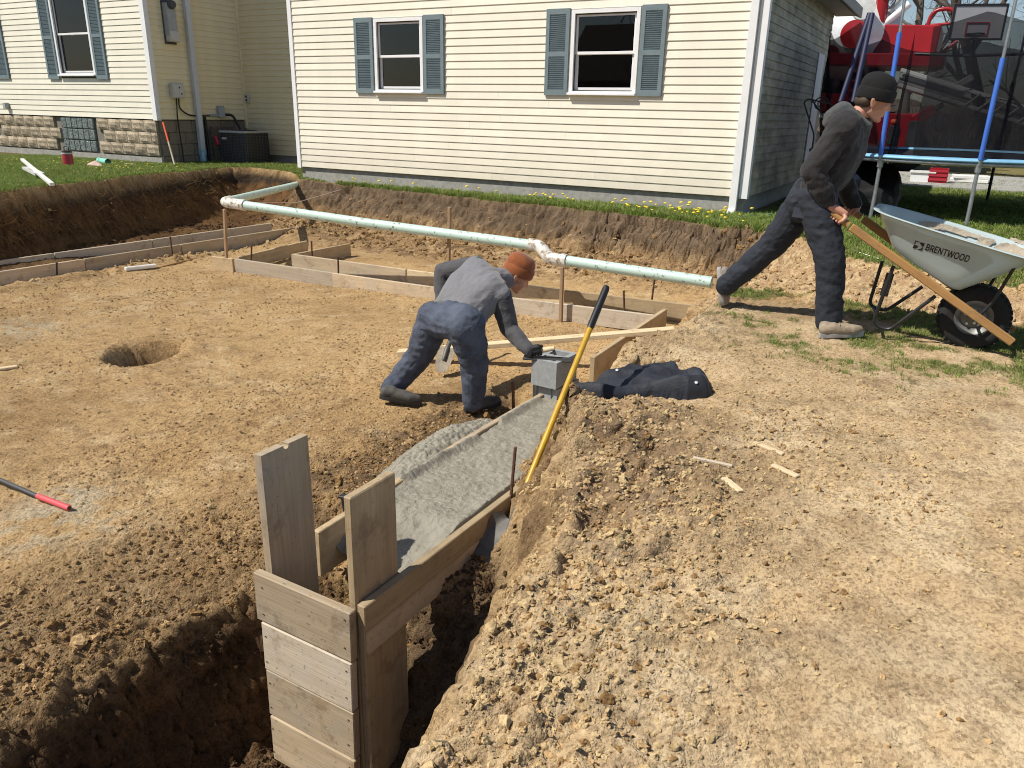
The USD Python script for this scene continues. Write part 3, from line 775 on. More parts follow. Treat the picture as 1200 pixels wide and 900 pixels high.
# corner posts
for lo, hi in (((XR - .085, YF - .03, .41), (XR + .03, YF + .085, 3.44)), ((XL - .03, YF - .03, .41), (XL + .055, YF + .085, 3.44)), ((XS - .10, YL - .03, 1.17), (XS + .03, YL + .075, 4.7))):
    part(H, 'corner_post', box(lo, hi), 'white_trim')
part(H, 'corner_trim', box((XS, YR - .06, 1.0), (XS + .055, YR + .0, 4.4)), 'siding_yellow')
# foundations
fb = [(-10.95, YF + .03, -.75), (XR - .03, 16.6, .44)]
part(H, 'foundation', box(*fb), 'cmu_wall')
part(H, 'foundation', box((XS + .03, YR + .03, -.2), (XL, YR + .3, .43)), 'cmu_wall')
part(H, 'foundation', box((-25.4, YL + .05, -.3), (XS - .05, 19.3, 1.18)), 'mortar')
part(H, 'footing_ledge', box((-25.4, YL + .0, -.2), (XS - .02, YL + .06, .415)), 'cmu_wall')
bv = []
r = np.random.default_rng(8)


def rock_block(w, d, h, seed):
    m = trimesh.creation.box((w, d, h)); m = m.subdivide().subdivide()
    v = m.vertices.copy(); f = v[:, 1] < -d / 2 + 1e-6
    e = np.minimum(np.clip((w / 2 - np.abs(v[:, 0])) / .05, 0, 1), np.clip((h / 2 - np.abs(v[:, 2])) / .05, 0, 1))
    v[f, 1] -= (.012 + .05 * meshkit.noise(v[f] * 9 + seed * 5, seed)) * e[f]
    return trimesh.Trimesh(v, m.faces, process=False)


blk = [rock_block(.388, .06, .234, s) for s in range(5)]; blk2 = [rock_block(.188, .06, .234, s) for s in range(3)]
GB = (-18.22, -17.02)                                             # the glass block window
for row in range(3):
    z = 1.175 - .245 * (row + .5)
    x = XS - .07 - (.2 if row % 2 else 0)
    if row % 2:
        M = np.eye(4); M[:3, 3] = (XS - .07 - .094, YL + .03, z); part(H, 'foundation_block', blk2[row], 'split_block', M=M, local=True)
    while x > -21.4:
        w = .4
        c = x - w / 2
        if not (c > GB[0] - .16 and c < GB[1] + .16) and not c < -20.75:
            M = np.eye(4); M[:3, 3] = (c, YL + .03, z); part(H, 'foundation_block', blk[int(r.integers(5))], 'split_block', M=M, local=True)
        x -= w
    for c in np.arange(GB[0] + .1, GB[1], .2):
        part(H, 'glass_block', tf(cbox(.19, .06, .225, .012), frame((c, YL + .03, z), (1, 0, 0))), 'glass_block')
    for c in np.arange(-21.4, -20.8, .2):
        part(H, 'glass_block', tf(cbox(.19, .06, .225, .012), frame((c, YL + .03, z), (1, 0, 0))), 'glass_block')
    for q, yy in enumerate(np.arange(YL + .26 + (.2 if row % 2 else 0), YR, .4)):
        part(H, 'foundation_block', tf(cbox(.06, .392, .237, .006), frame((XS - .045, yy, z), (1, 0, 0))), 'brown_block')
for q, yy in enumerate(np.arange(YL + .26, YR, .4)):
    part(H, 'foundation_block', tf(cbox(.06, .392, .237, .006), frame((XS - .045, yy, 1.175 - .245 * 3.5), (1, 0, 0))), 'brown_block')


def window(x0, x1, z0, z1, Y, curtain=False):
    fw = .055
    fr = Manifold.cube([x1 - x0, .11, z1 - z0]).translate([x0, Y - .035, z0]) - Manifold.cube([x1 - x0 - 2 * fw, 1, z1 - z0 - 2 * fw]).translate([x0 + fw, Y - .4, z0 + fw])
    w = part(H, 'window', fr, 'white_trim')
    part(w, 'sill', tf(cbox(x1 - x0 + .02, .075, .035, .006), frame(((x0 + x1) / 2, Y - .05, z0 + .012), (1, 0, 0))), 'white_trim')
    a, b = x0 + fw + .003, x1 - fw - .003; zm = (z0 + z1) / 2
    for k, (c, d, yy) in enumerate(((zm - .02, z1 - fw - .003, Y + .012), (z0 + fw + .003, zm + .022, Y + .04))):
        s = .038 if k == 0 else .05
        m = Manifold.cube([b - a, .026, d - c]).translate([a, yy, c]) - Manifold.cube([b - a - 2 * s, .1, d - c - 2 * s]).translate([a + s, yy - .03, c + s])
        part(w, 'sash', m, 'white_trim')
        part(w, 'pane', box((a + s - .004, yy + .010, c + s - .004), (b - s + .004, yy + .015, d - s + .004)), 'glass')
    if curtain:
        xs = np.linspace(a + .05, b - .12, 90); V = []
        for zz in (z0 + .1, z1 - .05):
            V.append(np.c_[xs, Y + .16 + .03 * np.sin(xs * 42 + .6 * np.sin(xs * 13)), np.full(90, zz)])
        V = np.vstack(V); F = [[i, i + 1, i + 91] for i in range(89)] + [[i, i + 91, i + 90] for i in range(89)]
        part(w, 'curtain', (V, np.array(F)), 'curtain', smooth=True)


def shutter(x0, x1, z0, z1, Y):
    w, h = x1 - x0, z1 - z0; s = .058
    fr = Manifold.cube([w, .03, h]).translate([x0, Y - .048, z0])
    zm = z0 + h * .485
    panels = [(z0 + .085, zm - .035), (zm + .035, z1 - .075)]
    for a, b in panels: fr = fr - Manifold.cube([w - 2 * s, .1, b - a]).translate([x0 + s, Y - .1, a])
    S = part(H, 'shutter', fr, 'shutter_blue')
    for a, b in panels:
        ms = [box((x0 + s - .004, Y - .022, a - .004), (x1 - s + .004, Y - .019, b + .004))]; z = a + .012
        while z < b - .005:
            q = trimesh.creation.box((w - 2 * s + .006, .006, .030)); q.apply_transform(trimesh.transformations.rotation_matrix(.62, (1, 0, 0))); q.apply_translation(((x0 + x1) / 2, Y - .034, z)); ms.append(q); z += .027
        part(S, 'louvre_panel', cat(*ms), 'shutter_blue')


window(*WIN[0]); window(*WIN[1]); window(*WIN[2], curtain=True)
for a, b, c, d, e in ((-5.77, -5.385, 1.75, 2.95, YF), (-4.265, -3.90, 1.75, 2.95, YF), (-9.48, -9.085, 1.75, 2.95, YF), (-8.025, -7.63, 1.75, 2.95, YF), (-18.33, -17.93, 1.97, 3.75, YL), (-16.59, -16.2, 1.97, 3.75, YL), (-20.5, -19.88, 1.98, 3.75, YL)):
    shutter(a, b, c, d, e)
# roofs
xm = (XL + XR) / 2; pr = [(XL - .35, 3.38), (xm, 5.4), (XR + .42, 3.30), (XR + .42, 3.44), (xm, 5.56), (XL - .35, 3.52)]
roof = trimesh.creation.extrude_polygon(__import__('shapely').Polygon(pr), 16.7 - YF + .45, engine='earcut')
roof.apply_transform(trimesh.transformations.rotation_matrix(np.pi / 2, (1, 0, 0))); roof.apply_translation((0, 17.05, 0))
rf = part(H, 'roof', roof, 'roof_brown')
part(rf, 'soffit', box((XR - .0, YF - .05, 3.33), (XR + .44, 17.0, 3.36)), 'soffit')
part(rf, 'fascia', box((XR + .42, YF - .1, 3.30), (XR + .45, 17.07, 3.47)), 'soffit')
gb = trimesh.creation.extrude_polygon(__import__('shapely').Polygon([(XL, 3.46), (XR, 3.46), (xm, 5.42)]), .1, engine='earcut')
gb.apply_transform(trimesh.transformations.rotation_matrix(np.pi / 2, (1, 0, 0))); gb.apply_translation((0, YF + .12, 0))
part(H, 'gable', gb, 'siding')
part(H, 'roof', box((-25.9, YL - .12, 6.6), (XS + .15, 19.9, 6.8)), 'roof_brown')
# side door panel on the right wall
part(H, 'door', box((XR - .01, YF + 4.28, .44), (XR + .03, YF + 4.92, 2.6)), 'grey_trim')
# downspouts
def spout(pts, w=.085, d=.06):
    return cat(*[tf(cbox(np.linalg.norm(np.subtract(b, a)), d, w, .008), frame((np.add(a, b)) / 2., np.subtract(b, a), (0, 1, 0) if abs(b[1] - a[1]) < .05 else (1, 0, 0))) for a, b in zip(pts, pts[1:])])


ds_ = part(H, 'downspout', box((XR - .20, YF - .085, .25), (XR - .10, YF - .02, 3.4)), 'white_trim')
part(ds_, 'outlet', tf(cbox(.20, .068, .098, .006), frame((XR - .152, YF - .10, .22), (0, -.7, -.55), (1, 0, 0))), 'white_trim')
d2 = part(H, 'downspout', box((XS + .035, 12.13, .55), (XS + .12, 12.25, 4.6)), 'grey_trim')
part(d2, 'pipe_adapter', cat(box((XS + .03, 12.125, .44), (XS + .125, 12.255, .56)), tf(lathe([(.0, 0), (.065, 0), (.065, .3), (.0, .3)], 14), axis_frame((XS + .08, 12.19, .2), (0, 0, 1)))), 'adapter_blue')
# meter, service boxes and cables on the side wall of the left wing
mb = part(H, 'meter_box', tf(cbox(.14, .22, .62, .01), frame((XS + .10, 11.72, 3.14), (1, 0, 0))), 'meter_grey')
part(mb, 'lower_cover', tf(cbox(.15, .25, .22, .02), frame((XS + .105, 11.74, 2.83), (1, 0, 0))), 'light_plate')
part(mb, 'backplate', tf(cbox(.03, .27, .85, .004), frame((XS + .03, 11.73, 3.10), (1, 0, 0))), 'dark_grey_paint')
part(mb, 'meter', tf(lathe([(0, .09), (.07, .085), (.085, .04), (.085, 0), (0, 0)], 18), axis_frame((XS + .17, 11.72, 3.42), (1, 0, 0))), 'dark_grey_paint', smooth=30)
sb = part(H, 'service_box', tf(cbox(.12, .30, .30, .02), frame((XS + .09, 11.70, 1.77), (1, 0, 0))), 'light_plate')
for dy, dz in ((.02, .06), (.06, -.06)):
    part(sb, 'knockout', tf(lathe([(0, .004), (.018, .004), (.018, 0), (0, 0)], 10), axis_frame((XS + .151, 11.70 + dy, 1.77 + dz), (1, 0, 0))), 'black_plastic')
part(H, 'disconnect_box', tf(cbox(.09, .17, .25, .012), frame((XS + .07, 12.82, 1.36), (1, 0, 0))), 'meter_grey')
part(H, 'cable', tube(bend([(XS + .09, 11.66, 1.63), (XS + .05, 11.66, 1.2), (XS + .05, 11.70, .3)], .1), .014, 6), 'black_plastic', smooth=True)
part(H, 'cable', tube(bend([(XS + .09, 11.72, 1.63), (XS + .05, 11.73, 1.42), (XS + .06, 11.95, 1.27), (XS + .06, 12.55, 1.27)], .12), .016, 6), 'black_plastic', smooth=True)
part(H, 'cable', tube(bend([(XS + .06, 12.50, 1.28), (XS + .06, 12.75, 1.28)], .05), .026, 8), 'meter_grey', smooth=True)
part(H, 'cable', tube(bend([(XS + .08, 12.88, 1.30), (XS + .12, 13.1, 1.30), (XS + .3, 13.12, 1.0), (XS + .42, 13.1, .8)], .15), .028, 8), 'black_plastic', smooth=True)
part(H, 'conduit', tube([(XS + .06, 12.36, 1.25), (XS + .05, 12.38, .9), (XS + .06, 12.37, .3)], .03, 8), 'black_plastic', smooth=True)
ol = part(H, 'outlet_box', tf(cbox(.14, .05, .2, .012), frame((-14.69, YR - .04, 1.66), (1, 0, 0))), 'light_plate')
for dz in (.04, -.04): part(ol, 'socket', tf(cbox(.05, .01, .045, .003), frame((-14.685, YR - .067, 1.66 + dz), (1, 0, 0))), 'black_plastic')
part(H, 'vent_box', tf(cbox(.12, .1, .14, .01), frame((-20.2, YL - .06, 1.38), (1, 0, 0))), 'meter_grey')

# ------------------------------------------------------------------ board forms
def plank(node, p0, p1, h, th, m, up=(0, 0, 1), name='form_board', label=None, c=.004, holes=None):
    """A board whose middle line runs p0 -> p1; h along up, th across."""
    p0, p1 = np.asarray(p0, float), np.asarray(p1, float); L = np.linalg.norm(p1 - p0)
    M = frame((p0 + p1) / 2, p1 - p0, up); mesh = cbox(L, th, h, c)
    if name is None:
        return mesh, M
    return part(node, name, mesh, m, M=M, local=True, label=label)


def nails(node, pts, n):
    n = np.asarray(n, float)
    part(node, 'nail_heads', cat(*[tf(lathe([(0, .002), (.0035, .002), (.0035, 0), (0, 0)], 7), axis_frame(p, n)) for p in pts]), 'rust_steel', kind='stuff')


# right-hand footing form with the stepped column box at its near end
FX0, FX1, FY = -2.245, -1.745, 1.93
F = thing('footing_form', 'long weathered board form with a tall column box and two upright planks', 'form', (-2.0, FY, -1.3))
zt = [-.335, -.575, -.825, -1.075, -1.33]
off = [(.018, 0.), (-.008, .002), (-.012, .0), (-.02, .004)]
for k in range(4):
    zc, hh = (zt[k] + zt[k + 1]) / 2, zt[k] - zt[k + 1] - .006
    sk = -.012 * k
    plank(F, (FX0 - off[k][0] + sk * .6, FY - .019 - off[k][1], zc + .006), (FX1 + (.004 if k == 0 else .0) + sk * .4, FY - .019 - off[k][1], zc - .006), hh, .038, 'wood_grey' if k == 1 else 'wood_old', name='front_board')
    nails(F, [(xx + sk * .5, FY - .040 - off[k][1], zc + dz) for xx, dz in ((FX0 + .025, -.07), (FX0 + .032, .065), (FX1 - .03, -.06), (FX1 - .022, .075))], (0, -1, 0))
# upright planks
upA = Manifold.cube([1.48, .038, .262], True)
notch = Manifold.cylinder(.06, .014, .014, 16, True).rotate([90, 0, 0]).translate([.735, 0, -.005])
M = frame((FX0 + .022, FY + .145, -.555), (-.012, .01, 1), (0, -1, 0))
part(F, 'upright_board', upA - notch, 'wood_old', M=M, local=True, label='taller upright plank with a notch in its top edge')
M = frame((FX1 - .022, FY + .145, -.59), (-.008, .014, 1), (0, -1, 0))
part(F, 'upright_board', cbox(1.43, .038, .272, .005), 'wood_tan', M=M, local=True)
part(F, 'side_board', cbox(.95, .036, .27, .004), 'wood_tan', M=frame((FX1 + .016, FY + .145, -.865), (0, .0, 1), (0, -1, 0)), local=True)
# boards along the footing: outside face, two courses
plank(F, (FX1 + .024, FY + .005, -.385), (FX1 + .035, 4.55, -.445), .115, .040, 'wood_tan')
plank(F, (FX1 + .021, FY + .015, -.508), (FX1 + .030, 4.55, -.565), .118, .038, 'wood_old')
plank(F, (FX1 + .03, 4.56, -.43), (FX1 + .04, 6.4, -.46), .2, .038, 'wood_old')
plank(F, (FX0 + .0, 2.25, -.432), (FX0 - .03, 3.45, -.462), .235, .038, 'wood_tan')
plank(F, (FX0 - .035, 3.46, -.462), (FX0 - .03, 5.1, -.502), .235, .038, 'wood_old')
plank(F, (FX0 + .05, 5.25, -.385), (FX0 + .045, 6.98, -.36), .235, .042, 'wood_tan')
plank(F, (FX0 + .1, 2.42, -.36), (FX1 - .1, 2.46, -.36), .0, .0, 'wood_tan', name=None) if False else None

# the back form by the house
B = thing('back_form', 'double row of weathered boards forming the back footing', 'form', (-5, 7.4, -.58))
zb, hb = -.50, .185
yb = lambda x: 7.05 + .012 * (x + 8.5)
plank(B, (-8.12, yb(-8.1), zb), (-6.47, yb(-6.5) + .03, zb - .005), hb, .038, 'wood_grey')
plank(B, (-6.45, yb(-6.5) - .0, zb + .0), (-4.05, yb(-4), zb + .015), hb, .038, 'wood_old')
plank(B, (-4.03, yb(-4), zb + .015), (-2.24, yb(-2.2) + .03, zb + .045), hb, .038, 'wood_grey')
plank(B, (-8.50, yb(-8.4) - .05, zb - .0), (-8.14, yb(-8.1) - .02, zb - .0), hb, .038, 'wood_tan')
plank(B, (-7.66, 7.62, zb + .03), (-5.75, 7.63, zb + .035), hb, .038, 'wood_old')
plank(B, (-5.73, 7.63, zb + .035), (-3.6, 7.65, zb + .045), hb, .038, 'wood_new')
plank(B, (-3.58, 7.65, zb + .045), (-1.72, 7.72, zb + .07), hb, .038, 'wood_tan')
plank(B, (-8.10, 7.08, zb + .02), (-8.28, 8.55, zb + .03), hb, .038, 'wood_tan', name='cross_board')
plank(B, (-7.64, 7.62, zb + .03), (-7.62, 8.75, zb + .03), hb, .038, 'wood_tan', name='cross_board')

# the left form
Lf = thing('left_form', 'two long parallel boards along the foot of the left trench wall', 'form', (-9.9, 6.5, -.62))
for x0, x1, zz, m_ in ((-9.68, -9.52, -.515, 'wood_old'), (-10.32, -10.15, -.505, 'wood_grey')):
    for y0, y1 in ((3.2, 5.9), (5.915, 7.35), (7.36, 9.65)):
        fx = lambda y: x0 + (x1 - x0) * (y - 3.2) / 6.4
        plank(Lf, (fx(y0), y0, zz), (fx(y1), y1, zz + .0), .225, .04, m_)

# stakes
def stake(px_bot, px_top, Y=None, Z=-.57, r=.011, m='rust_steel', kind='steel_stake', label='', flat=False):
    b = at(*px_bot, Z=Z); t = at(*px_top, Y=b[1] + .0)
    b = b + (b - t) / np.linalg.norm(b - t) * .12
    if flat:
        L = np.linalg.norm(t - b); mesh = cbox(L, .036, .036, .004); tip = trimesh.convex.convex_hull(np.array([[-L / 2, -.018, -.018], [-L / 2, .018, -.018], [-L / 2, -.018, .018], [-L / 2, .018, .018], [-L / 2 - .05, 0, 0]]))
        return single(kind, cat(mesh, tip), m, label, 'stake', M=frame((b + t) / 2, t - b, (0, 1, 0)), local=True)
    h = t - b
    return single(kind, cat(tube([b, b + h * .5, t], r, 8), tube([t - h / np.linalg.norm(h) * .006, t + h / np.linalg.norm(h) * .004], r * 1.25, 8)), m, label, 'stake', smooth=40)


stake((266, 316), (263, 245), r=.03, m='wood_stake', kind='wooden_stake', label='wooden stake propping the elbow at the left end of the pipe', flat=True)
stake((294, 316), (295, 288), m='rust_steel', label='short dark stake nearest the left corner of the back form')
stake((397, 333), (396, 301), m='rust_steel', label='short dark stake at the board joint of the back form left of the bent man')
stake((525, 350), (527, 243), m='wood_stake', kind='wooden_stake', label='tall brown wooden stake rising past the pipe behind the bent man', flat=True)
stake((657, 379), (659, 313), m='wood_stake', kind='wooden_stake', label='wooden stake under the bend of the pipe right of the orange hat', flat=True)
stake((732, 380), (731, 341), m='rust_steel', label='rusty stake against the back form, below the middle of the right pipe length')
stake((761, 374), (767, 327), m='rust_steel', label='thin rusty stake behind the back form near the right end of the pipe')
stake((67, 328), (66.5, 308), Z=-.6, m='black_steel', label='black stake at the front board of the left form')
stake((203, 306), (199.5, 278), Z=-.6, m='rust_steel', label='rusty stake at the joint of the left form boards')
stake((366, 305), (365, 283), Z=-.45, m='rust_steel', label='rusty stake beside the rear cross board of the back form')
single('steel_stake', tube([(-1.705, 3.0, -.78), at(598.5, 585, X=-1.70), at(604, 524, X=-1.695)], .0085, 8), 'rust_steel', 'rusty steel rod standing against the near side of the wet concrete', 'stake', smooth=40)
single('steel_stake', tube([at(602, 486, Z=-.6), at(601.5, 468, X=-2.47), at(601, 448, X=-2.47)], .011, 8), 'rust_steel', 'short stake between the bent man and the concrete blocks', 'stake', smooth=40)
single('steel_stake', tf(cat(cbox(.30, .012, .028, .002), tf(cbox(.016, .04, .034, .003), frame((.15, 0, 0), (1, 0, 0)))), frame(at(407, 606, X=-2.31) - NP(0, 0, .04), (-.12, 0, 1), (0, 1, 0))), 'black_steel', 'flat black steel stake between the two upright planks', 'stake')

# ------------------------------------------------------------------ concrete
def sheet(x0, x1, y0, y1, zf, step=.0125, skirt=.2, edge=None):
    xs, ys = np.arange(x0, x1 + step, step), np.arange(y0, y1 + step, step)
    X, Y = np.meshgrid(xs, ys, indexing='ij'); Z = zf(X, Y); n, m_ = X.shape
    Z = Z - .10 * sstep(.022, .0, np.minimum(X - xs[0], xs[-1] - X))
    V = np.c_[X.ravel(), Y.ravel(), Z.ravel()]
    i, j = np.meshgrid(np.arange(n - 1), np.arange(m_ - 1), indexing='ij'); a = (i * m_ + j).ravel()
    return trimesh.Trimesh(V, np.vstack([np.c_[a, a + m_, a + m_ + 1], np.c_[a, a + m_ + 1, a + 1]]), process=False)


def zconc(X, Y):
    p = np.stack([X, Y, 0 * X], -1)
    z = -.330 - .026 * (Y - 2.4) + .020 * (meshkit.fbm(p * 4, 3, 81) - .5)
    z = z + .010 * (meshkit.fbm(p * 16, 3, 82) - .5) * sstep(4.9, 3.0, Y) + (.013 * (meshkit.fbm(p * 48, 2, 83) - .5) - .016 * np.clip(meshkit.noise(p * 95, 86) - .62, 0, 1)) * (.45 + .55 * sstep(4.9, 3.2, Y))
    z = z - .9 * sstep(2.75, 2.30, Y + .14 * (meshkit.fbm(p * 7, 3, 84) - .5) + .12 * np.abs(X + 2.0)) * .16
    z = z + .034 * np.exp(-((X - FX0 + .005) / .03) ** 2) * sstep(.52, .60, meshkit.fbm(p * 5, 2, 4)) + .012 * np.exp(-((X - FX1) / .04) ** 2) * sstep(.5, .65, meshkit.noise(p * 5, 5))
    return z


single('wet_concrete', sheet(FX0 - .035, FX1 + .012, 2.36, 4.62, zconc, .0065), 'wet_concrete', 'fresh wet grey concrete filling the board form', 'concrete', smooth=True)


def zspill(X, Y):
    p = np.stack([X, Y, 0 * X], -1); r_ = np.hypot((X + 2.42) / .20, (Y - 3.55) / .62)
    return -.485 + .12 * np.clip(1 - r_ ** 2, -1.5, 1) + .03 * (meshkit.fbm(p * 12, 4, 85) - .5) + .018 * (1 - np.abs(2 * meshkit.fbm(p * 38, 2, 87) - 1) * 2) - .02 * np.clip(meshkit.noise(p * 80, 88) - .6, 0, 1)


single('concrete_spill', sheet(-2.68, FX0 - .02, 2.9, 4.25, zspill, .0075), 'wet_concrete', 'lump of spilled wet concrete outside the form by the bent man\'s boot', 'concrete', smooth=True)

def cinder(c, rot, label, low=False):
    a = Manifold.cube([.20, .30, .19], True)
    for yy in (-.066, .066):
        a = a - Manifold.cube([.13, .095, .3], True).translate([0, yy, 0])
    M = trimesh.transformations.rotation_matrix(rot, (0, 0, 1)); M[:3, 3] = c
    if low:
        for xx in (-.06, .06): a = a - Manifold.cube([.02, .02, .3], True).translate([xx, -.15, 0])
    return single('concrete_block', a, 'cmu_grey', label, 'block', M=M, local=True)


cinder((-2.235, 4.70, -.41), -.10, 'lower grey concrete block of the stack of two', True)
cinder((-2.235, 4.66, -.205), -.06, 'upper grey concrete block of the stack, under the gloved hand')
single('mortar_tub', lathe([(0, 0), (.08, 0), (.10, .04), (.09, .04), (.07, .012), (0, .012)], 16), 'tarp_black', 'small dark scrap lying in the top of the concrete block', 'scrap', M=trimesh.transformations.translation_matrix((-2.24, 4.70, -.135)), local=True) if False else None

# ------------------------------------------------------------------ the drain pipe
P = thing('drain_pipe', 'long mud spattered pale green drain pipe on stakes', 'pipe', (-5, 7.3, -.1))
e0 = at(262, 237, Y=7.0); e1 = at(345, 217, Y=10.9)
r0 = at(630, 288, Y=7.35); r1 = at(646, 303, Y=7.3); r2 = at(834, 331, Y=7.35)
d01 = (r0 - e0) / np.linalg.norm(r0 - e0); de1 = (e1 - e0) / np.linalg.norm(e1 - e0); dr = (r2 - r1) / np.linalg.norm(r2 - r1)
part(P, 'pipe_section', tube([e0 + d01 * .2, (e0 + r0) / 2 + NP(0, 0, -.012), r0], .055, 18), 'pvc_muddy', smooth=True)
part(P, 'pipe_section', tube([e0 + de1 * .2, e1, e1 + de1 * .5], .055, 18), 'pvc_muddy', smooth=True)
part(P, 'pipe_section', tube([r1 + dr * .1, (r1 + r2) / 2, r2], .055, 18), 'pvc_muddy', smooth=True)
part(P, 'elbow', tube(bend([e0 + d01 * .32, e0, e0 + de1 * .3], .22, 10), .066, 18), 'pvc_white_muddy', smooth=60)
part(P, 'elbow', tube(bend([r0 - d01 * .06, r0 + d01 * .02, r0 + (r1 - r0) * .55], .1, 8), .066, 18), 'pvc_white_muddy', smooth=60)
part(P, 'elbow', tube(bend([r0 + (r1 - r0) * .5, r1 - dr * .02, r1 + dr * .14], .1, 8), .066, 18), 'pvc_white_muddy', smooth=60)
for q, dd in ((e0 + d01 * .33, d01), (r0 - d01 * .07, d01), (r1 + dr * .15, dr)):
    part(P, 'collar', tube([q - dd * .03, q + dd * .03], .070, 18), 'pvc_white_muddy', smooth=40)
s0, s1 = at(400, 222, Z=.12), at(272, 237, Y=7.05)
single('string_line', tube([s0, (s0 + s1) / 2 + NP(0, 0, -.12), s1], .004, 5), 'pink_rag', 'thin string from the bank to the pipe elbow', 'string')

# ------------------------------------------------------------------ loose timber and tools
a0, a1 = at(466, 416, Z=-.50), at(790, 389, Z=-.215)
single('loose_plank', cbox(np.linalg.norm(a1 - a0), .095, .04, .004), 'wood_new', 'long pale new plank lying across the form behind the blocks', 'plank', M=frame((a0 + a1) / 2 + NP(0, 0, .02), a1 - a0), local=True)
# shovel with the yellow handle
def on_ground(x, y, lift=0.0):
    z = -.3
    for _ in range(14): z = .5 * z + .5 * gz(*at(x, y, Z=z)[:2])
    return at(x, y, Z=z) + NP(0, 0, lift)


t0, t1 = at(711, 336, Y=4.05), at(596, 622, X=-1.60)
S = thing('yellow_shovel', 'square shovel with a yellow handle and black grip leaning on the form', 'shovel', t1)
u = (t0 - t1) / np.linalg.norm(t0 - t1); Ls = np.linalg.norm(t0 - t1)
part(S, 'handle', tube([t1 + u * .12, t1 + u * Ls * .5, t1 + u * (Ls - .24)], .0165, 12), 'yellow_fibre', smooth=True)
part(S, 'grip', tube([t1 + u * (Ls - .30), t1 + u * (Ls - .28), t1 + u * (Ls - .02), t1 + u * Ls], [.017, .021, .021, .016], 12), 'black_plastic', smooth=40)
bdir = -u * .55 + NP(-.35, -.62, -.1); bdir /= np.linalg.norm(bdir); bx = np.cross(u, bdir); bx = np.cross(bdir, NP(.35, -.2, 1.0)); bx /= np.linalg.norm(bx); bz = np.cross(bx, -bdir); bz = bz if bz[2] > 0 else -bz
V, Fq = [], []
nu, nv = 13, 15
for iu in range(nu):
    for iv in range(nv):
        s, q = iu / (nu - 1) * 2 - 1, iv / (nv - 1)
        w_ = .105 if q > .12 else .105 * (.75 + .25 * q / .12)
        z_ = .030 * max(0, abs(s) - .75) / .25 * (1 - .0) + .02 * (1 - q) ** 2 - .0
        V.append(t1 + bx * s * w_ + bdir * (q * .24 - .04) - bz * (.012 * q) + bz * z_)
for iu in range(nu - 1):
    for iv in range(nv - 1):
        k = iu * nv + iv; Fq += [[k, k + nv, k + nv + 1], [k, k + nv + 1, k + 1]]
bl = trimesh.Trimesh(np.array(V), np.array(Fq), process=False)
b2 = bl.copy(); b2.vertices = b2.vertices - bz * .003; b2.faces = b2.faces[:, ::-1]
part(S, 'blade', cat(bl, b2), 'blade_steel', smooth=50)
part(S, 'socket', tube([t1 + u * .0 + bz * .014, t1 + u * .10 + bz * .01, t1 + u * .18], [.012, .018, .019], 12), 'blade_steel', smooth=True)
# spade behind the bent man
c0 = at(516, 437, Z=-.52); c1 = at(523, 412, Y=c0[1] + .12); ud = (c1 - c0) / np.linalg.norm(c1 - c0)
T2 = thing('muddy_spade', 'concrete caked spade standing behind the bent man\'s legs', 'spade', c0)
sx = np.cross(ud, fwd); sx /= np.linalg.norm(sx)
L2 = np.linalg.norm(c1 - c0) + .04
ol_ = [(-.055, .06), (-.04, .02), (0, 0), (.04, .02), (.06, .06), (.068, .16), (.062, L2), (-.062, L2), (-.068, .16)]
V = np.array([c0 + sx * p[0] + ud * p[1] + np.cross(sx, ud) * s for s in (-.003, .003) for p in ol_]); n_ = len(ol_)
Ff = [[0, i + 1, i] for i in range(1, n_ - 1)] + [[n_, n_ + i, n_ + i + 1] for i in range(1, n_ - 1)] + [t for i in range(n_) for t in ([i, (i + 1) % n_, n_ + (i + 1) % n_], [i, n_ + (i + 1) % n_, n_ + i])]
part(T2, 'blade', (V, np.array(Ff)), 'dry_concrete')
hd = c0 + ud * (L2 - .02); hv = NP(-.2, .85, .52); hv /= np.linalg.norm(hv)
part(T2, 'socket', tube([hd - ud * .1, hd, hd + hv * .12], [.02, .022, .02], 10), 'blade_steel', smooth=True)
part(T2, 'handle', tube([hd + hv * .08, hd + hv * .6], .017, 10), 'wood_new', smooth=True)
# long handled tool at the left edge
g0, g1, g2 = on_ground(-40, 553, .05), on_ground(45, 586, .025), on_ground(82, 599, .018)
T3 = thing('bolt_cutter_handle', 'long black tool handle with a red grip lying on the pad', 'tool', g2)
gd = (g1 - g0) / np.linalg.norm(g1 - g0)
part(T3, 'shaft', tube([g0 - gd * .5, g0, g1], .0115, 12), 'dark_grey_paint', smooth=True)
ge = (g2 - g1) / np.linalg.norm(g2 - g1)
part(T3, 'grip', tube([g1 - ge * .002, g1 + ge * .005, g2 - ge * .006, g2], [.013, .016, .016, .014], 14), 'red_grip', smooth=40)
part(T3, 'hollow_end', tube([g2 - ge * .004, g2 + ge * .0012], [.010, .010], 12), 'black_plastic')
# scraps
def scrap(name, px0, px1, Z, w, t, m, label, c='scrap'):
    p, q = on_ground(*px0, t * .6), on_ground(*px1, t * .6)
    return single(name, cbox(np.linalg.norm(q - p), w, t, min(w, t) * .2), m, label, c, M=frame((p + q) / 2, q - p), local=True)


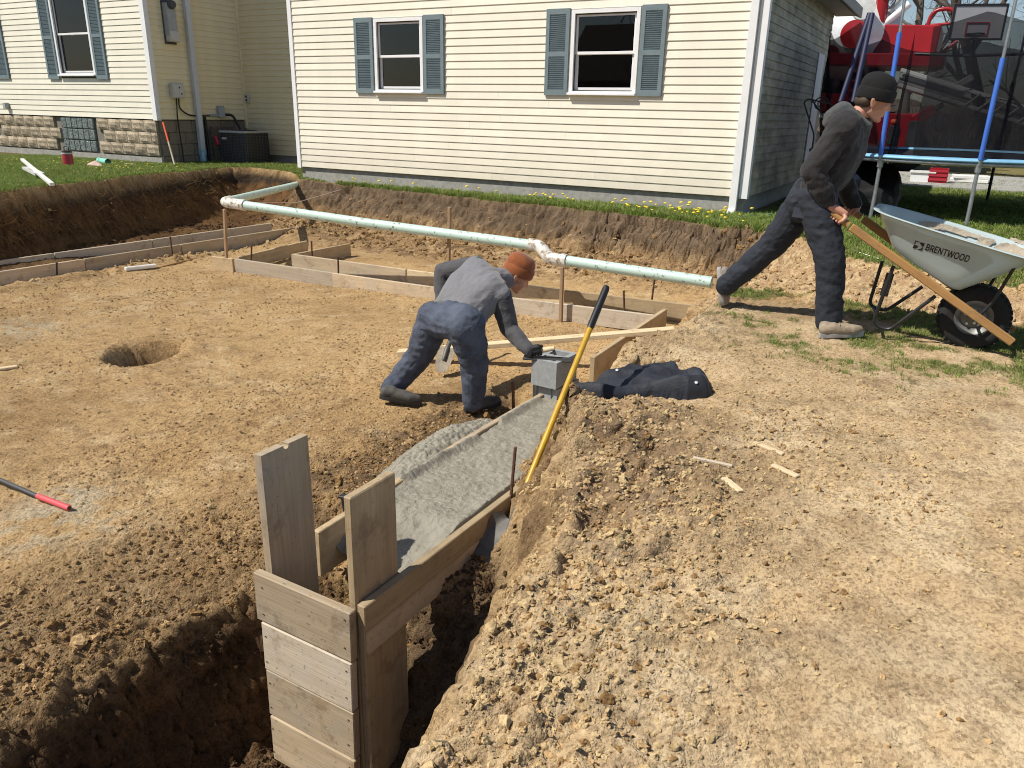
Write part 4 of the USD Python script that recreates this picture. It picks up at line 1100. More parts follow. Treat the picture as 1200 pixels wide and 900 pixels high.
scrap('wood_scrap', (-8, 435), (21, 431), -.57, .05, .02, 'wood_new', 'small pale stick at the left edge of the pad')
scrap('white_pipe_piece', (147, 318), (183, 314), -.57, .06, .05, 'white_pvc', 'short white pipe offcut beside the left form')
scrap('orange_cord', (183, 315), (238, 301), -.57, .02, .015, 'wood_handle', 'thin orange lath lying along the foot of the left form')
scrap('wood_scrap', (883, 520), (918, 534), .0, .025, .012, 'wood_new', 'longer pale splinter on the bare ground right of the jacket')
scrap('wood_scrap', (812, 538), (858, 548), .0, .018, .012, 'wood_grey', 'grey thin splinter below the jacket')
scrap('wood_scrap', (848, 562), (868, 578), .0, .03, .012, 'wood_new', 'short chip on the bare ground below the splinters')
scrap('wood_scrap', (905, 546), (935, 560), .0, .03, .010, 'wood_new', 'broad flat chip trodden into the bare ground')
q0, q1, q2 = at(868, 338, Z=.0), at(905, 339, Z=.0), at(945, 345, Z=.0)
for q in (q0, q1, q2): q[2] = gz(*q[:2]) + .05
single('white_drain_stub', tube([q0, q1, q2], .045, 14), 'pvc_white_muddy', 'muddy white pipe showing in the ditch behind the walking man', 'pipe', smooth=True)
k0, k1, k2 = at(988, 288, Z=.17), at(1010, 297, Z=.17), at(1030, 303, Z=.17)
single('cord', tube(bend([k0, k1, k2], .3), .006, 5), 'white_pvc', 'thin white cord lying on the grass left of the wheelbarrow', 'cord')
# the jacket thrown on the spoil
jo = [at(*q, Z=-.03)[:2] for q in ((664, 464), (700, 470), (760, 469), (800, 474), (830, 474), (839, 464), (828, 453), (800, 447), (782, 438), (762, 437), (735, 442), (700, 449), (672, 457))]
jo = np.array(jo); jlo, jhi = jo.min(0) - .05, jo.max(0) + .05
JX, JY = np.meshgrid(np.arange(jlo[0], jhi[0], .007), np.arange(jlo[1], jhi[1], .007), indexing='ij')
jxr, jyr = JX.ravel(), JY.ravel(); jq = np.stack([jxr, jyr, 0 * jxr], -1)
jw = (meshkit.fbm(jq * 5, 3, 93) - .5) * .10
jd_ = sdist(jxr + jw, jyr + jw * .7, jo)
ux_ = jo[4] - jo[0]; ux_ /= np.linalg.norm(ux_); ju = jq[:, :2] @ ux_; jv = jq[:, :2] @ NP(-ux_[1], ux_[0])
jbend = .16 * (meshkit.fbm(np.stack([ju * 2.0, jv * 2.0, 0 * ju], -1), 2, 94) - .5)
f1 = meshkit.fbm(np.stack([ju * 1.8, (jv + jbend) * 7.0, 0 * ju], -1), 2, 95); f1 = 1 - np.abs(2 * f1 - 1) * 2.2
f2 = meshkit.fbm(np.stack([ju * 7, (jv + jbend) * 17, 0 * ju], -1), 2, 96); f2 = 1 - np.abs(2 * f2 - 1) * 2
f3 = meshkit.fbm(np.stack([ju * 5, jv * 6, 0 * ju + 3], -1), 2, 97) - .5
e_ = np.sqrt(np.clip(1 - (1 - np.clip(jd_ / .055, 0, 1)) ** 2, 0, 1))
jh = e_ * np.maximum(.03, .075 + .026 * f1 + .007 * f2 + .07 * f3 + .02 * np.exp(-((jd_ - .05) / .04) ** 2))
n_, m_ = JX.shape
jg0 = ground_parts(jxr, jyr, False)[0].reshape(n_, m_)
jg0 = np.maximum(-.04 + .13 * (JX + 1.38), np.minimum(jg0, .02)).ravel()
jz = jg0 + np.where(jd_ > 0, jh, -.03)
i, j = np.meshgrid(np.arange(n_ - 1), np.arange(m_ - 1), indexing='ij'); a = (i * m_ + j).ravel()
jf = np.vstack([np.c_[a, a + m_, a + m_ + 1], np.c_[a, a + m_ + 1, a + 1]])
jf = jf[(jd_[jf] > -.012).all(1)]
jm = trimesh.Trimesh(np.c_[jxr, jyr, jz], jf, process=False); jm.remove_unreferenced_vertices()
J = thing('navy_jacket', 'dark navy work jacket thrown down on the spoil heap', 'jacket', on_ground(750, 465))
part(J, 'cloth', jm, 'jacket_navy', smooth=True)


def snap(x, y):
    """Where the sight line of a pixel first meets the jacket's cloth."""
    w = fwd + rgt * (x - 600) / 900 - upv * (y - 450) / 900; w /= np.linalg.norm(w); d = np.asarray(jm.vertices) - EYE
    al_ = d @ w; off_ = np.linalg.norm(d - al_[:, None] * w, axis=1); k = np.nonzero(off_ < max(.03, off_.min() * 1.2))[0]
    return np.asarray(jm.vertices)[k[np.argmin(al_[k])]]


for bx_, by_ in ((725, 416), (822, 446)):
    part(J, 'snap_button', tf(lathe([(0, .006), (.009, .005), (.011, 0), (0, 0)], 10), axis_frame(snap(bx_, by_), (0, -.6, .8))), 'galvanised')

# ------------------------------------------------------------------ beside the house
AC = thing('ac_unit', 'black louvred air conditioner in the corner by the wall', 'air conditioner', (-14.1, 12.85, .25))
M = trimesh.transformations.rotation_matrix(.10, (0, 0, 1)); M[:3, 3] = (-14.12, 12.86, .27)
body = Manifold.cube([.72, .72, .66]).translate([-.36, -.36, 0])
part(AC, 'housing', tf(body, M), 'black_plastic')
part(AC, 'top_cover', tf(tf(cbox(.76, .76, .045, .012), trimesh.transformations.translation_matrix((0, 0, .68))), M), 'meter_grey')
for s in range(4):
    R_ = trimesh.transformations.rotation_matrix(s * np.pi / 2, (0, 0, 1))
    part(AC, 'grille', cat(*[tf(box((-.35, -.372, zz), (.35, -.360, zz + .012)), M @ R_) for zz in np.arange(.04, .64, .032)], *[tf(box((xx - .006, -.376, .02), (xx + .006, -.360, .65)), M @ R_) for xx in np.linspace(-.35, .35, 8)]), 'dark_grey_paint')
part(AC, 'fan_guard', tf(cat(*[tube([(rr * np.cos(t), rr * np.sin(t), .71) for t in np.linspace(0, 2 * np.pi, 25)], .005, 5) for rr in (.08, .15, .22, .29)]), M), 'black_steel')
part(AC, 'badge', tf(box((-.30, -.379, .52), (-.17, -.374, .56)), M), 'light_plate')
part(AC, 'pad', tf(box((-.42, -.42, -.06), (.42, .42, -.001)), M), 'cmu_grey')
single('plywood_sheet', cbox(.62, .02, .85, .003), 'plywood_dark', 'dark weathered board leaning on the wall behind the air conditioner', 'board', M=frame((XS + .14, 12.78, .62), (.06, 1, 0), (-.12, 0, 1)), local=True)
single('red_tag', hulls(chain((NP(XS + .28, 12.43, .82), .045), (NP(XS + .28, 12.47, .70), .055)), .03, 3), 'red_plastic', 'small red cap hanging by the downspout at the left wing', 'cap', smooth=True)
pk0 = at(205, 194, Z=.3); pk1 = at(191, 143, Y=pk0[1] + .1)
SK = thing('survey_stake', 'leaning survey stake with an orange painted top', 'stake', pk0)
um = pk0 + (pk1 - pk0) * .55
part(SK, 'shaft', cbox(np.linalg.norm(um - pk0), .04, .02, .002), 'wood_grey', M=frame((pk0 + um) / 2, um - pk0, (0, 1, 0)), local=True)
part(SK, 'painted_top', cbox(np.linalg.norm(pk1 - um), .041, .021, .002), 'orange_paint', M=frame((pk1 + um) / 2, pk1 - um, (0, 1, 0)), local=True)
jx = on_ground(81, 195)
TH = thing('red_jug', 'red drinks jug with a black lid standing on the lawn', 'jug', jx)
jm_ = np.eye(4); jm_[:3, 3] = jx
part(TH, 'body', tf(lathe([(0, 0), (.085, 0), (.092, .01), (.09, .22), (.085, .23), (0, .23)], 22), jm_), 'red_plastic', smooth=40)
part(TH, 'band', tf(lathe([(.088, .225), (.093, .225), (.093, .25), (.088, .25)], 22), jm_), 'light_plate', smooth=40)
part(TH, 'lid', tf(lathe([(.088, .25), (.088, .275), (.06, .29), (.03, .295), (0, .295)], 22), jm_), 'black_plastic', smooth=40)
part(TH, 'handle', tf(tube(bend([(-.07, 0, .27), (-.07, 0, .36), (.07, 0, .36), (.07, 0, .27)], .04), .009, 8), jm_), 'black_plastic', smooth=True)
g0, g1 = on_ground(117, 192, .06), on_ground(141, 195, .06)
gd = g1 - g0; gd[2] = 0; gn = gd / np.linalg.norm(gd)
gp0, gp1 = g0 - gn * .0, g0 + gn * .42
rings = [tube([gp0, gp1], .062, 20, cap=False), tube([gp1, gp0], .056, 20, cap=False), tube([gp0, gp0 + gn * .09], .068, 20, cap=False)]
single('green_pipe_offcut', cat(*rings), 'pvc_bright', 'short bright green pipe offcut lying on the lawn', 'pipe', smooth=40)
rg = on_ground(111, 196, .02)
single('tan_rag', crumple(hulls([[(rg + NP(-.14, 0, .0), .04), (rg + NP(.02, .02, .03), .06), (rg + NP(.2, 0, -.02), .03)]], .02, 3), .015, 14, 3), 'pink_rag', 'crumpled tan rag beside the green pipe offcut', 'rag', smooth=True)
scrap('wood_scrap', (147, 193), (157, 194), .28, .05, .03, 'wood_new', 'small pale block on the lawn right of the green pipe')
lv0, lv1 = at(26, 187, Z=.44), at(61, 216, Z=.44)
single('white_batten', cbox(np.linalg.norm(lv1 - lv0), .06, .045, .005), 'white_pvc', 'long white batten lying at the lawn edge above the left trench', 'batten', M=frame((lv0 + lv1) / 2, lv1 - lv0), local=True)
lv2, lv3 = at(32, 197, Z=.42), at(46, 204, Z=.42)
a = Manifold.cube([np.linalg.norm(lv3 - lv2) * 1.1, .14, .04], True)
for k in range(4): a = a - Manifold.cube([.09, .09, .2], True).translate([-.27 + .18 * k, 0, 0])
single('slotted_plate', a, 'light_plate', 'pale slotted plate beside the white batten on the lawn', 'plate', M=frame((lv2 + lv3) / 2, lv3 - lv2), local=True)
pt = at(270, 191, Z=.26)
single('cleanout_cap', tf(lathe([(0, .1), (.05, .1), (.06, .07), (.05, .06), (.05, 0), (0, 0)], 14), axis_frame(pt, (0, 0, 1))), 'light_plate', 'small pale pipe cap in the grass in front of the air conditioner', 'pipe cap', smooth=40)
# flat green drain sheet at the foot of the right downspout
gs0, gs1 = at(848, 257, Z=.19), at(903, 252, Z=.19)
single('green_edging', cat(*[tf(cbox(.62, .05, .012, .003), frame((gs0 + gs1) / 2 + NP(.04 * k, .05 * k, .01 + .012 * (k % 2)), gs1 - gs0 + NP(0, .04 * k, 0))) for k in range(4)]), 'teal_flat', 'flat dark green strips of garden edging under the right downspout', 'edging')

# ------------------------------------------------------------------ the wheelbarrow
WB = thing('wheelbarrow', 'grey wheelbarrow with wooden handles, tipped up and crusted with concrete', 'wheelbarrow', (.27, 5.83, .07))
hn0, hn1 = NP(-.665, 5.55, .905), NP(.50, 5.66, .185)
hf0, hf1 = NP(-.645, 6.09, .905), NP(.52, 6.00, .185)
for a_, b_ in ((hn0, hn1), (hf0, hf1)):
    L = np.linalg.norm(b_ - a_); d_ = (b_ - a_) / L
    m_ = cbox(L * .9, .04, .052, .006); M = frame(a_ + d_ * L * .55, d_, (0, 0, 1))
    hd_ = part(WB, 'handle', m_, 'wood_handle', M=M, local=True)
    part(hd_, 'grip', tube([a_ - d_ * .02, a_ + d_ * .03, a_ + d_ * .12], [.017, .019, .024], 12), 'wood_handle', smooth=40)
Tl = NP(0, 5.845, 0)
R0, R1, B0, B1 = NP(-.415, 0, .945), NP(.56, 0, .715), NP(-.29, 0, .70), NP(.14, 0, .455)


def tray_pt(a, v, off=0):
    """Point of the tray at angle a, height v (0 floor, 1 rim), moved inwards by off."""
    rc, rd, rb = (R0 + R1) / 2, (R1 - R0) / 2, .345
    bc, bd, bb = (B0 + B1) / 2, (B1 - B0) / 2, .20
    n_ = 4.5
    c, s = np.cos(a), np.sin(a); cs = np.sign(c) * abs(c) ** (2 / n_); sn = np.sign(s) * abs(s) ** (2 / n_)
    vv = v ** .92
    C = bc + (rc - bc) * vv; D = bd + (rd - bd) * vv; b = bb + (rb - bb) * vv
    sc = 1 - .10 * max(0, -cs) * v
    L = np.linalg.norm(D)
    return Tl + C + D * cs * (1 - off / L) + NP(0, (b - off) * sn * sc, 0)


NA = 72; ang = np.linspace(0, 2 * np.pi, NA, endpoint=False)
layers = [(0.0, .06), (.0, .02), (.03, .0), (.2, 0), (.45, 0), (.7, 0), (.93, 0), (.955, -.022), (.985, -.034), (1.0, -.030), (1.012, -.012), (1.005, .004), (.96, .010), (.7, .012), (.4, .012), (.12, .014), (.05, .03), (.04, .07)]
V = np.array([tray_pt(a, min(v, 1.02), o) for v, o in layers for a in ang]); F_ = []
for i in range(len(layers) - 1):
    for j in range(NA):
        p, q = i * NA + j, i * NA + (j + 1) % NA; F_ += [[p, q, q + NA], [p, q + NA, p + NA]]
c0i = len(V); V = np.vstack([V, V[:NA].mean(0), V[-NA:].mean(0)])
for j in range(NA): F_ += [[c0i, (j + 1) % NA, j], [c0i + 1, c0i - NA + j, c0i - NA + (j + 1) % NA]]
TR = part(WB, 'tray', (V, np.array(F_)), 'tray_grey', smooth=45)


def crust(a0, a1, v0, v1, off, na, nv, seed, thr=.4):
    A, Vv = np.linspace(a0, a1, na), np.linspace(v0, v1, nv)
    P_ = np.array([[tray_pt(a, v, off) for v in Vv] for a in A]); U_ = np.stack(np.meshgrid(A * 4, Vv * 5, [0], indexing='ij'), -1)[:, :, 0]
    n_ = meshkit.fbm(U_ + seed, 4, seed)
    edge = np.minimum.reduce([np.linspace(0, 6, na)[:, None] + 0 * n_, np.linspace(6, 0, na)[:, None] + 0 * n_, np.linspace(0, 4, nv)[None] + 0 * n_ + .4, np.linspace(4, 0, nv)[None] + 0 * n_ + .3])
    k = n_ * np.clip(edge, 0, 1) > thr * .75
    P_[..., 2] += (meshkit.fbm(P_ * 40, 3, seed) - .5) * .018; P_[..., 1] += (meshkit.fbm(P_ * 35, 3, seed + 1) - .5) * .014 - (.006 if a0 < np.pi and off > 0 else 0)
    F = []
    for i in range(na - 1):
        for j in range(nv - 1):
            if k[i, j] and k[i + 1, j] and k[i, j + 1] and k[i + 1, j + 1]:
                a = i * nv + j; F += [[a, a + nv, a + nv + 1], [a, a + nv + 1, a + 1]]
    t = trimesh.Trimesh(P_.reshape(-1, 3), np.array(F), process=False); t.remove_unreferenced_vertices(); return t


part(TR, 'concrete_crust', crust(.30, 1.95, .45, .985, .020, 90, 26, 3), 'dry_concrete', smooth=True)
part(TR, 'concrete_crust', crust(-.9, .9, .30, .98, .020, 80, 26, 5, .35), 'dry_concrete', smooth=True)
rimc = []
for a0_, a1_, sd in ((5.30, 5.93, 4), (.55, 1.2, 5), (-.45, .5, 6)):
    As = np.linspace(a0_, a1_, 40)
    for o0, o1, zz in ((-.036, .006, .006),):
        Pa = np.array([tray_pt(a, 1.0, o0) + NP(0, 0, zz + .006 * meshkit.noise(NP(a * 30, sd, 0))) for a in As]); Pb = np.array([tray_pt(a, 1.0, -.015) + NP(0, 0, zz + .012 + .006 * meshkit.noise(NP(a * 25, sd, 3))) for a in As]); Pc = np.array([tray_pt(a, 1.0, o1 + .005) + NP(0, 0, .004 - .02 * meshkit.noise(NP(a * 20, sd, 7))) for a in As])
        n_ = len(As); Vc = np.vstack([Pa, Pb, Pc]); Fc = []
        for r_ in range(2):
            for i in range(n_ - 1): a = r_ * n_ + i; Fc += [[a, a + 1, a + n_ + 1], [a, a + n_ + 1, a + n_]]
        rimc.append(trimesh.Trimesh(Vc, np.array(Fc), process=False))
part(TR, 'rim_crust', cat(*rimc), 'dry_concrete', smooth=True)
# lettering on the near side
o_ = tray_pt(4.2, .55); ux = tray_pt(5.0, .55) - o_; uy = tray_pt(4.6, .85) - tray_pt(4.6, .35)
ux /= np.linalg.norm(ux); nrm = np.cross(ux, uy); nrm /= np.linalg.norm(nrm); nrm = nrm if nrm[1] < 0 else -nrm
uy = np.cross(nrm, ux)


def on_wall(x, y):
    w = fwd + rgt * (x - 600) / 900 - upv * (y - 450) / 900
    return EYE + w * ((tray_pt(4.7, .6) - EYE) @ nrm / (w @ nrm))


tx = meshkit.text_mesh('BRENTWOOD', .047, .0015, bold=True)
w0, w1 = on_wall(1083.5, 292.5), on_wall(1134, 308)
ux2 = (w1 - w0) / np.linalg.norm(w1 - w0); uy2 = np.cross(nrm, ux2)
Mt = np.eye(4); Mt[:3, 0], Mt[:3, 1], Mt[:3, 2], Mt[:3, 3] = ux2, uy2, nrm, w0 + nrm * .004
k_ = np.linalg.norm(w1 - w0) / tx.bounds[1][0]; tx.apply_scale([k_, 1.0, 1])
from scipy.interpolate import griddata
SA = np.array([tray_pt(a, v) for a in np.linspace(3.7, 5.7, 60) for v in np.linspace(.1, .95, 40)])


def press(mesh, M):
    """Lays flat lettering onto the tray's curved side."""
    v = np.array(tm(mesh)[0]); R_ = M[:3, :3]; L_ = (SA - M[:3, 3]) @ R_
    h_ = griddata(L_[:, :2], L_[:, 2], v[:, :2], method='linear', fill_value=0)
    v[:, 2] = v[:, 2] * .6 + h_ + .0006
    return trimesh.Trimesh(trimesh.transform_points(v, M), tm(mesh)[1], process=False)


part(TR, 'lettering', press(tx, Mt), 'print_black')
from shapely import Polygon as SP, Point as SPt, box as sbox, union_all
sq = .058
qs_ = [sbox(0, sq * .54, sq * .10, sq), sbox(0, sq * .9, sq * .45, sq), sbox(sq * .55, sq * .55, sq, sq).difference(SPt(sq * .55, sq * .55).buffer(sq * .22)),
       sbox(0, 0, sq * .45, sq * .45).difference(SPt(sq * .45, 0).buffer(sq * .14)), sbox(sq * .55, 0, sq, sq * .45).difference(SPt(sq * .55, sq * .45).buffer(sq * .34)), ]
ic = cat(*[trimesh.creation.extrude_polygon(g, .0015, engine='earcut') for q in qs_ for g in getattr(q, 'geoms', [q])])
Mi = Mt.copy(); Mi[:3, 3] = on_wall(1069.5, 290.5) + nrm * .004
part(TR, 'emblem', press(ic, Mi), 'print_black')
# wheel
wc = NP(.265, 5.835, .285); wr = .215
ax = NP(-.02, 1, 0); Mw = axis_frame(wc, ax)
prof = [(.115, -.050), (.15, -.062), (.185, -.060), (.207, -.042), (.2155, -.015), (.2155, .015), (.207, .042), (.185, .060), (.15, .062), (.115, .050)]
TY = part(WB, 'wheel', tf(lathe(prof, 48), Mw), 'tyre', smooth=50)
lug = []
for k in range(34):
    t = k * 2 * np.pi / 34
    for s in (-1, 1):
        lug.append(tf(tf(cbox(.013, .022, .044, .002), trimesh.transformations.rotation_matrix(s * .5, (1, 0, 0))), Mw @ trimesh.transformations.rotation_matrix(t + (.09 if s > 0 else 0), (0, 0, 1)) @ trimesh.transformations.translation_matrix((.212, 0, s * .027))))
part(TY, 'tread', cat(*lug), 'tyre')
part(TY, 'rim', tf(lathe([(0, -.03), (.03, -.034), (.035, -.012), (.075, -.012), (.09, -.036), (.113, -.050), (.118, -.046), (.118, .046), (.113, .05), (.09, .036), (.075, .012), (.035, .012), (.03, .034), (0, .03)], 32), Mw), 'rim_grey', smooth=35)
part(TY, 'axle', tube([wc - ax * .2, wc + ax * .2], .010, 10), 'galvanised', smooth=40)
part(TY, 'hub_bolts', cat(*[tf(lathe([(0, .02), (.008, .02), (.008, 0), (0, 0)], 6), axis_frame(wc - ax * .03 + tf(trimesh.Trimesh([[.055 * np.cos(t), .055 * np.sin(t), 0]], []), axis_frame((0, 0, 0), ax)).vertices[0], -ax)) for t in np.arange(5) * 1.257]), 'galvanised')
# legs and braces
yn, yf = 5.69, 6.06
leg_n = bend([at(1047, 312, Y=yn - .06), at(1023, 379, Y=yn), at(1041, 388, Y=yn), at(1096, 347, Y=yn - .03)], .05)
leg_f = bend([at(1034, 306, Y=yf), at(1018, 358, Y=yf), at(1037, 365, Y=yf), at(1081, 336, Y=yf)], .05)
for l_ in (leg_n, leg_f): part(WB, 'leg', tube(l_, .0125, 10), 'black_steel', smooth=True)
part(WB, 'leg_brace', tube([leg_n[5], leg_f[5]], .010, 8), 'black_steel', smooth=True)
part(WB, 'leg_plate', tf(cbox(.16, .006, .05, .002), frame((at(1043, 322, Y=yn) + at(1036, 345, Y=yn)) / 2, at(1043, 322, Y=yn) - at(1036, 345, Y=yn), (1, 0, 0))), 'black_steel')
for pts in ([tray_pt(5.6, .72), at(1181, 326, Y=5.70), at(1163, 355, Y=5.70), wc - ax * .13], [tray_pt(.65, .72), at(1168, 322, Y=5.98), at(1153, 345, Y=5.98), wc + ax * .13]):
    part(WB, 'brace', tube(bend(pts, .06), .011, 8), 'black_steel', smooth=True)
part(WB, 'cross_bar', tube([hn1 + (hn0 - hn1) * .03, hf1 + (hf0 - hf1) * .03], .012, 8), 'black_steel', smooth=True)

# ------------------------------------------------------------------ people
def lf(M, *p): return (M @ NP(*p, 1))[:3]


def head_frame(c, f, up):
    f = np.asarray(f, float) / np.linalg.norm(f); l = np.cross(up, f); l /= np.linalg.norm(l); u_ = np.cross(f, l)
    M = np.eye(4); M[:3, 0], M[:3, 1], M[:3, 2], M[:3, 3] = f, l, u_, c
    return M


def head_groups(M, neck):
    g = lambda *p: lf(M, *p)
    out = [[(g(-.018, 0, .035), .083), (g(.018, 0, .045), .074), (g(.03, 0, .0), .066)],
           [(g(.03, 0, .0), .066), (g(.055, .02, -.012), .042), (g(.055, -.02, -.012), .042), (g(.048, 0, -.075), .030), (g(.0, .040, -.055), .028), (g(.0, -.040, -.055), .028)],
           [(g(.048, 0, -.078), .030), (g(.070, 0, -.090), .018)],
           [(g(.086, 0, .026), .008), (g(.104, 0, -.014), .010), (g(.092, .012, -.018), .009), (g(.092, -.012, -.018), .009)],
           [(g(.080, .028, .030), .013), (g(.084, 0, .030), .012), (g(.080, -.028, .030), .013)],
           [(g(.080, .016, -.048), .010), (g(.088, 0, -.046), .010), (g(.080, -.016, -.048), .010)],
           [(g(.076, .012, -.062), .010), (g(.083, 0, -.060), .010), (g(.076, -.012, -.062), .010)],
           [(g(-.025, 0, -.04), .058), (neck, .062)]]
    for s in (-1, 1):
        out.append([(g(-.005, s * .078, -.012), .012), (g(-.012, s * .086, .018), .016), (g(.004, s * .080, .022), .011), (g(.0, s * .078, -.025), .009)])
    return out


def hat(M, tilt, k=1.0, slouch=0.0):
    pr = [(.080, -.004), (.098, -.006), (.104, .006), (.1055, .035), (.103, .058), (.098, .064), (.096, .067), (.097, .085), (.090, .112), (.070, .138), (.042, .154), (.014, .160), (0, .1605)]
    m = lathe([(r * k, z * k) for r, z in pr], 40); v = m.vertices
    v[:, 0] *= 1.10; v[:, 1] *= .93
    v[:, 0] -= slouch * np.clip(v[:, 2] - .07, 0, 1)
    v += (meshkit.noise(v * 28, 3)[:, None] - .5) * .009 * (v[:, 2:] > .06)
    R_ = trimesh.transformations.rotation_matrix(tilt, (0, 1, 0)); R_[:3, 3] = (-.004, 0, .018)
    return tf(m, M @ R_)


def shoe(ankle, heel, toe, up=(0, 0, 1), w=.042, h=.0):
    up = np.asarray(up, float); f = (toe - heel); L = np.linalg.norm(f); f = f / L; up = up - f * (up @ f); up /= np.linalg.norm(up); s = np.cross(up, f)
    g = lambda a, b, c: heel + f * a * L + s * b + up * c
    upper = hulls([[(g(.10, 0, .055), .038), (g(.28, 0, .06), .040), (ankle, .052), (ankle - f * .0 + up * .03, .052)],
                   [(ankle, .050), (g(.30, 0, .055), .040), (g(.62, 0, .050), .040)],
                   [(g(.30, 0, .05), .041), (g(.70, .010, .042), .041), (g(.70, -.012, .042), .041)],
                   [(g(.70, .010, .042), .041), (g(.70, -.012, .042), .041), (g(.90, 0, .038), .034)]], .014, 6)
    t = np.linspace(0, 2 * np.pi, 28, endpoint=False)
    a_ = .5 + .53 * np.cos(t); b_ = (.047 - .008 * np.exp(-((a_ - .38) / .18) ** 2) - .006 * (a_ < .2)) * np.sign(np.sin(t)) * np.abs(np.sin(t)) ** .6
    top = np.array([g(a, b, .030 + .006 * (a > .8)) for a, b in zip(a_, b_)]); mid = np.array([g(a, b * 1.02, .012) for a, b in zip(a_, b_)]); bot = np.array([g(a, b * .96, .0) for a, b in zip(a_, b_)])
    V = np.vstack([top, mid, bot, top.mean(0), bot.mean(0)]); n = 28; F = []
    for r_ in range(2):
        for i in range(n): p, q = r_ * n + i, r_ * n + (i + 1) % n; F += [[p, p + n, q + n], [p, q + n, q]]
    for i in range(n): F += [[3 * n, i, (i + 1) % n], [3 * n + 1, 2 * n + (i + 1) % n, 2 * n + i]]
    lace = cat(*[tube([g(.40 + .09 * k, .030, .088 - .008 * k), g(.43 + .09 * k, 0, .097 - .009 * k), g(.40 + .09 * k, -.030, .088 - .008 * k)], .0035, 5) for k in range(4)])
    return upper, trimesh.Trimesh(V, np.array(F), process=False), lace


def grip_hand(c, axis, n, wrist, R=.026, flip=1):
    """Hull groups of a hand closed round a bar at c along axis, wrist on the side n."""
    a = np.asarray(axis, float) / np.linalg.norm(axis); n = np.asarray(n, float); n = n - a * (n @ a); n /= np.linalg.norm(n); b = np.cross(a, n) * flip
    P_ = lambda o, th, r=R: c + a * o + r * (np.cos(th) * n + np.sin(th) * b)
    g = [[(wrist, .030), (P_(-.022, .1, R + .018), .021), (P_(.024, .1, R + .018), .021)],
         [(P_(-.030, .1, R + .016), .016), (P_(.030, .1, R + .016), .016), (P_(-.030, .9, R + .006), .012), (P_(.030, .9, R + .006), .012)]]
    for o, k in ((-.033, .93), (-.011, 1.0), (.011, .97), (.033, .85)):
        g += chain((P_(o, .8, R + .006), .0115), (P_(o, 1.75 * k, R + .003), .0108), (P_(o, 2.8 * k, R + .001), .0100), (P_(o, 3.7 * k, R), .0088))
    g += chain((P_(.020, .0, R + .014), .0145), (P_(.044, -.75, R + .006), .0128), (P_(.040, -1.6, R + .003), .0112), (P_(.030, -2.4, R + .002), .0095))
    return g


def wrinkled(groups, edge, sm, amp, f1, seed, stretch=(1, 1, 1)):
    return crumple(hulls(groups, edge, sm), amp, f1, seed, stretch)


# --- the man walking with the wheelbarrow
RH, RK, RA = at(957, 236, Y=5.64), at(973, 305, Y=5.59), at(972, 374, Y=5.60)
LH, LK, LA = at(948, 232, Y=5.84), at(903, 290, Y=5.93), at(851, 334, Y=5.99)
RS, LS = at(990, 148, Y=5.56), at(1004, 147, Y=5.95)
NK = at(1004, 137, Y=5.755); HC = at(1024, 120, Y=5.755)
RE, RW = at(953, 200, Y=5.50), at(970, 238, Y=5.55)
LE, LW = at(985, 205, Y=6.06), at(1000, 240, Y=6.10)
hand_r = hn0 + (hn1 - hn0) / np.linalg.norm(hn1 - hn0) * .03
hand_l = hf0 + (hf1 - hf0) / np.linalg.norm(hf1 - hf0) * .03
hm, sm_ = (RH + LH) / 2, (RS + LS) / 2
MAN = thing('person', 'man in a black beanie, charcoal hoodie and dark jeans pushing the wheelbarrow', 'person', (hm[0], hm[1], .08))
HM = head_frame(HC, (1, .12, -.30), NP(.30, 0, 1))
ga = (hn1 - hn0); gaf = (hf1 - hf0)
bodyg = head_groups(HM, NK) + [[(NK, .062), (sm_ + NP(0, 0, -.03), .09)], [(sm_ + NP(0, 0, -.03), .09), (hm, .09)], [(RH, .06), (LH, .06)]]
bodyg += chain((RS, .045), (RE, .038), (RW, .028)) + chain((LS, .045), (LE, .038), (LW, .028)) + chain((RH, .06), (RK, .05), (RA, .036)) + chain((LH, .06), (LK, .05), (LA, .036))
bodyg += grip_hand(hand_r, ga, RW - hand_r, RW + (hand_r - RW) * .25, .026, -1) + grip_hand(hand_l, gaf, LW - hand_l, LW + (hand_l - LW) * .25, .026, 1)
part(MAN, 'body', hulls(bodyg, .008, 3, 16), 'skin', smooth=True)
for s in (-1, 1): part(MAN, 'eye', tf(trimesh.creation.icosphere(2, .009), HM @ trimesh.transformations.translation_matrix((.079, s * .030, .010))), 'print_black', smooth=True)
part(MAN, 'beanie', hat(HM, -.12, 1.04, .12), 'beanie_black', smooth=True)
part(MAN, 'hair', hulls([[(lf(HM, -.05, .05, -.005), .042), (lf(HM, -.075, 0, -.01), .045), (lf(HM, -.05, -.05, -.005), .042)]], .02, 3), 'hair', smooth=True)
up_s = sm_ - hm; up_s /= np.linalg.norm(up_s); lat = (LS - RS); lat /= np.linalg.norm(lat); frn = np.cross(lat, up_s) * -1
frn = frn if frn[0] > 0 else -frn
T_ = lambda u_, l_, f_: hm + up_s * u_ + lat * l_ + frn * f_
Ts = np.linalg.norm(sm_ - hm)
tg = [[(T_(.14, -.085, -.0), .115), (T_(.14, .085, -.0), .115), (T_(.20, -.08, .01), .128), (T_(.20, .08, .01), .128)],
      [(T_(.20, -.08, .01), .128), (T_(.20, .08, .01), .128), (T_(.36, -.10, .01), .135), (T_(.36, .10, .01), .135)],
      [(T_(.36, -.10, .01), .135), (T_(.36, .10, .01), .135), (RS, .085), (LS, .085), (T_(Ts - .02, 0, -.02), .10)],
      [(T_(Ts - .02, 0, -.02), .10), (NK - up_s * .02, .075)]]
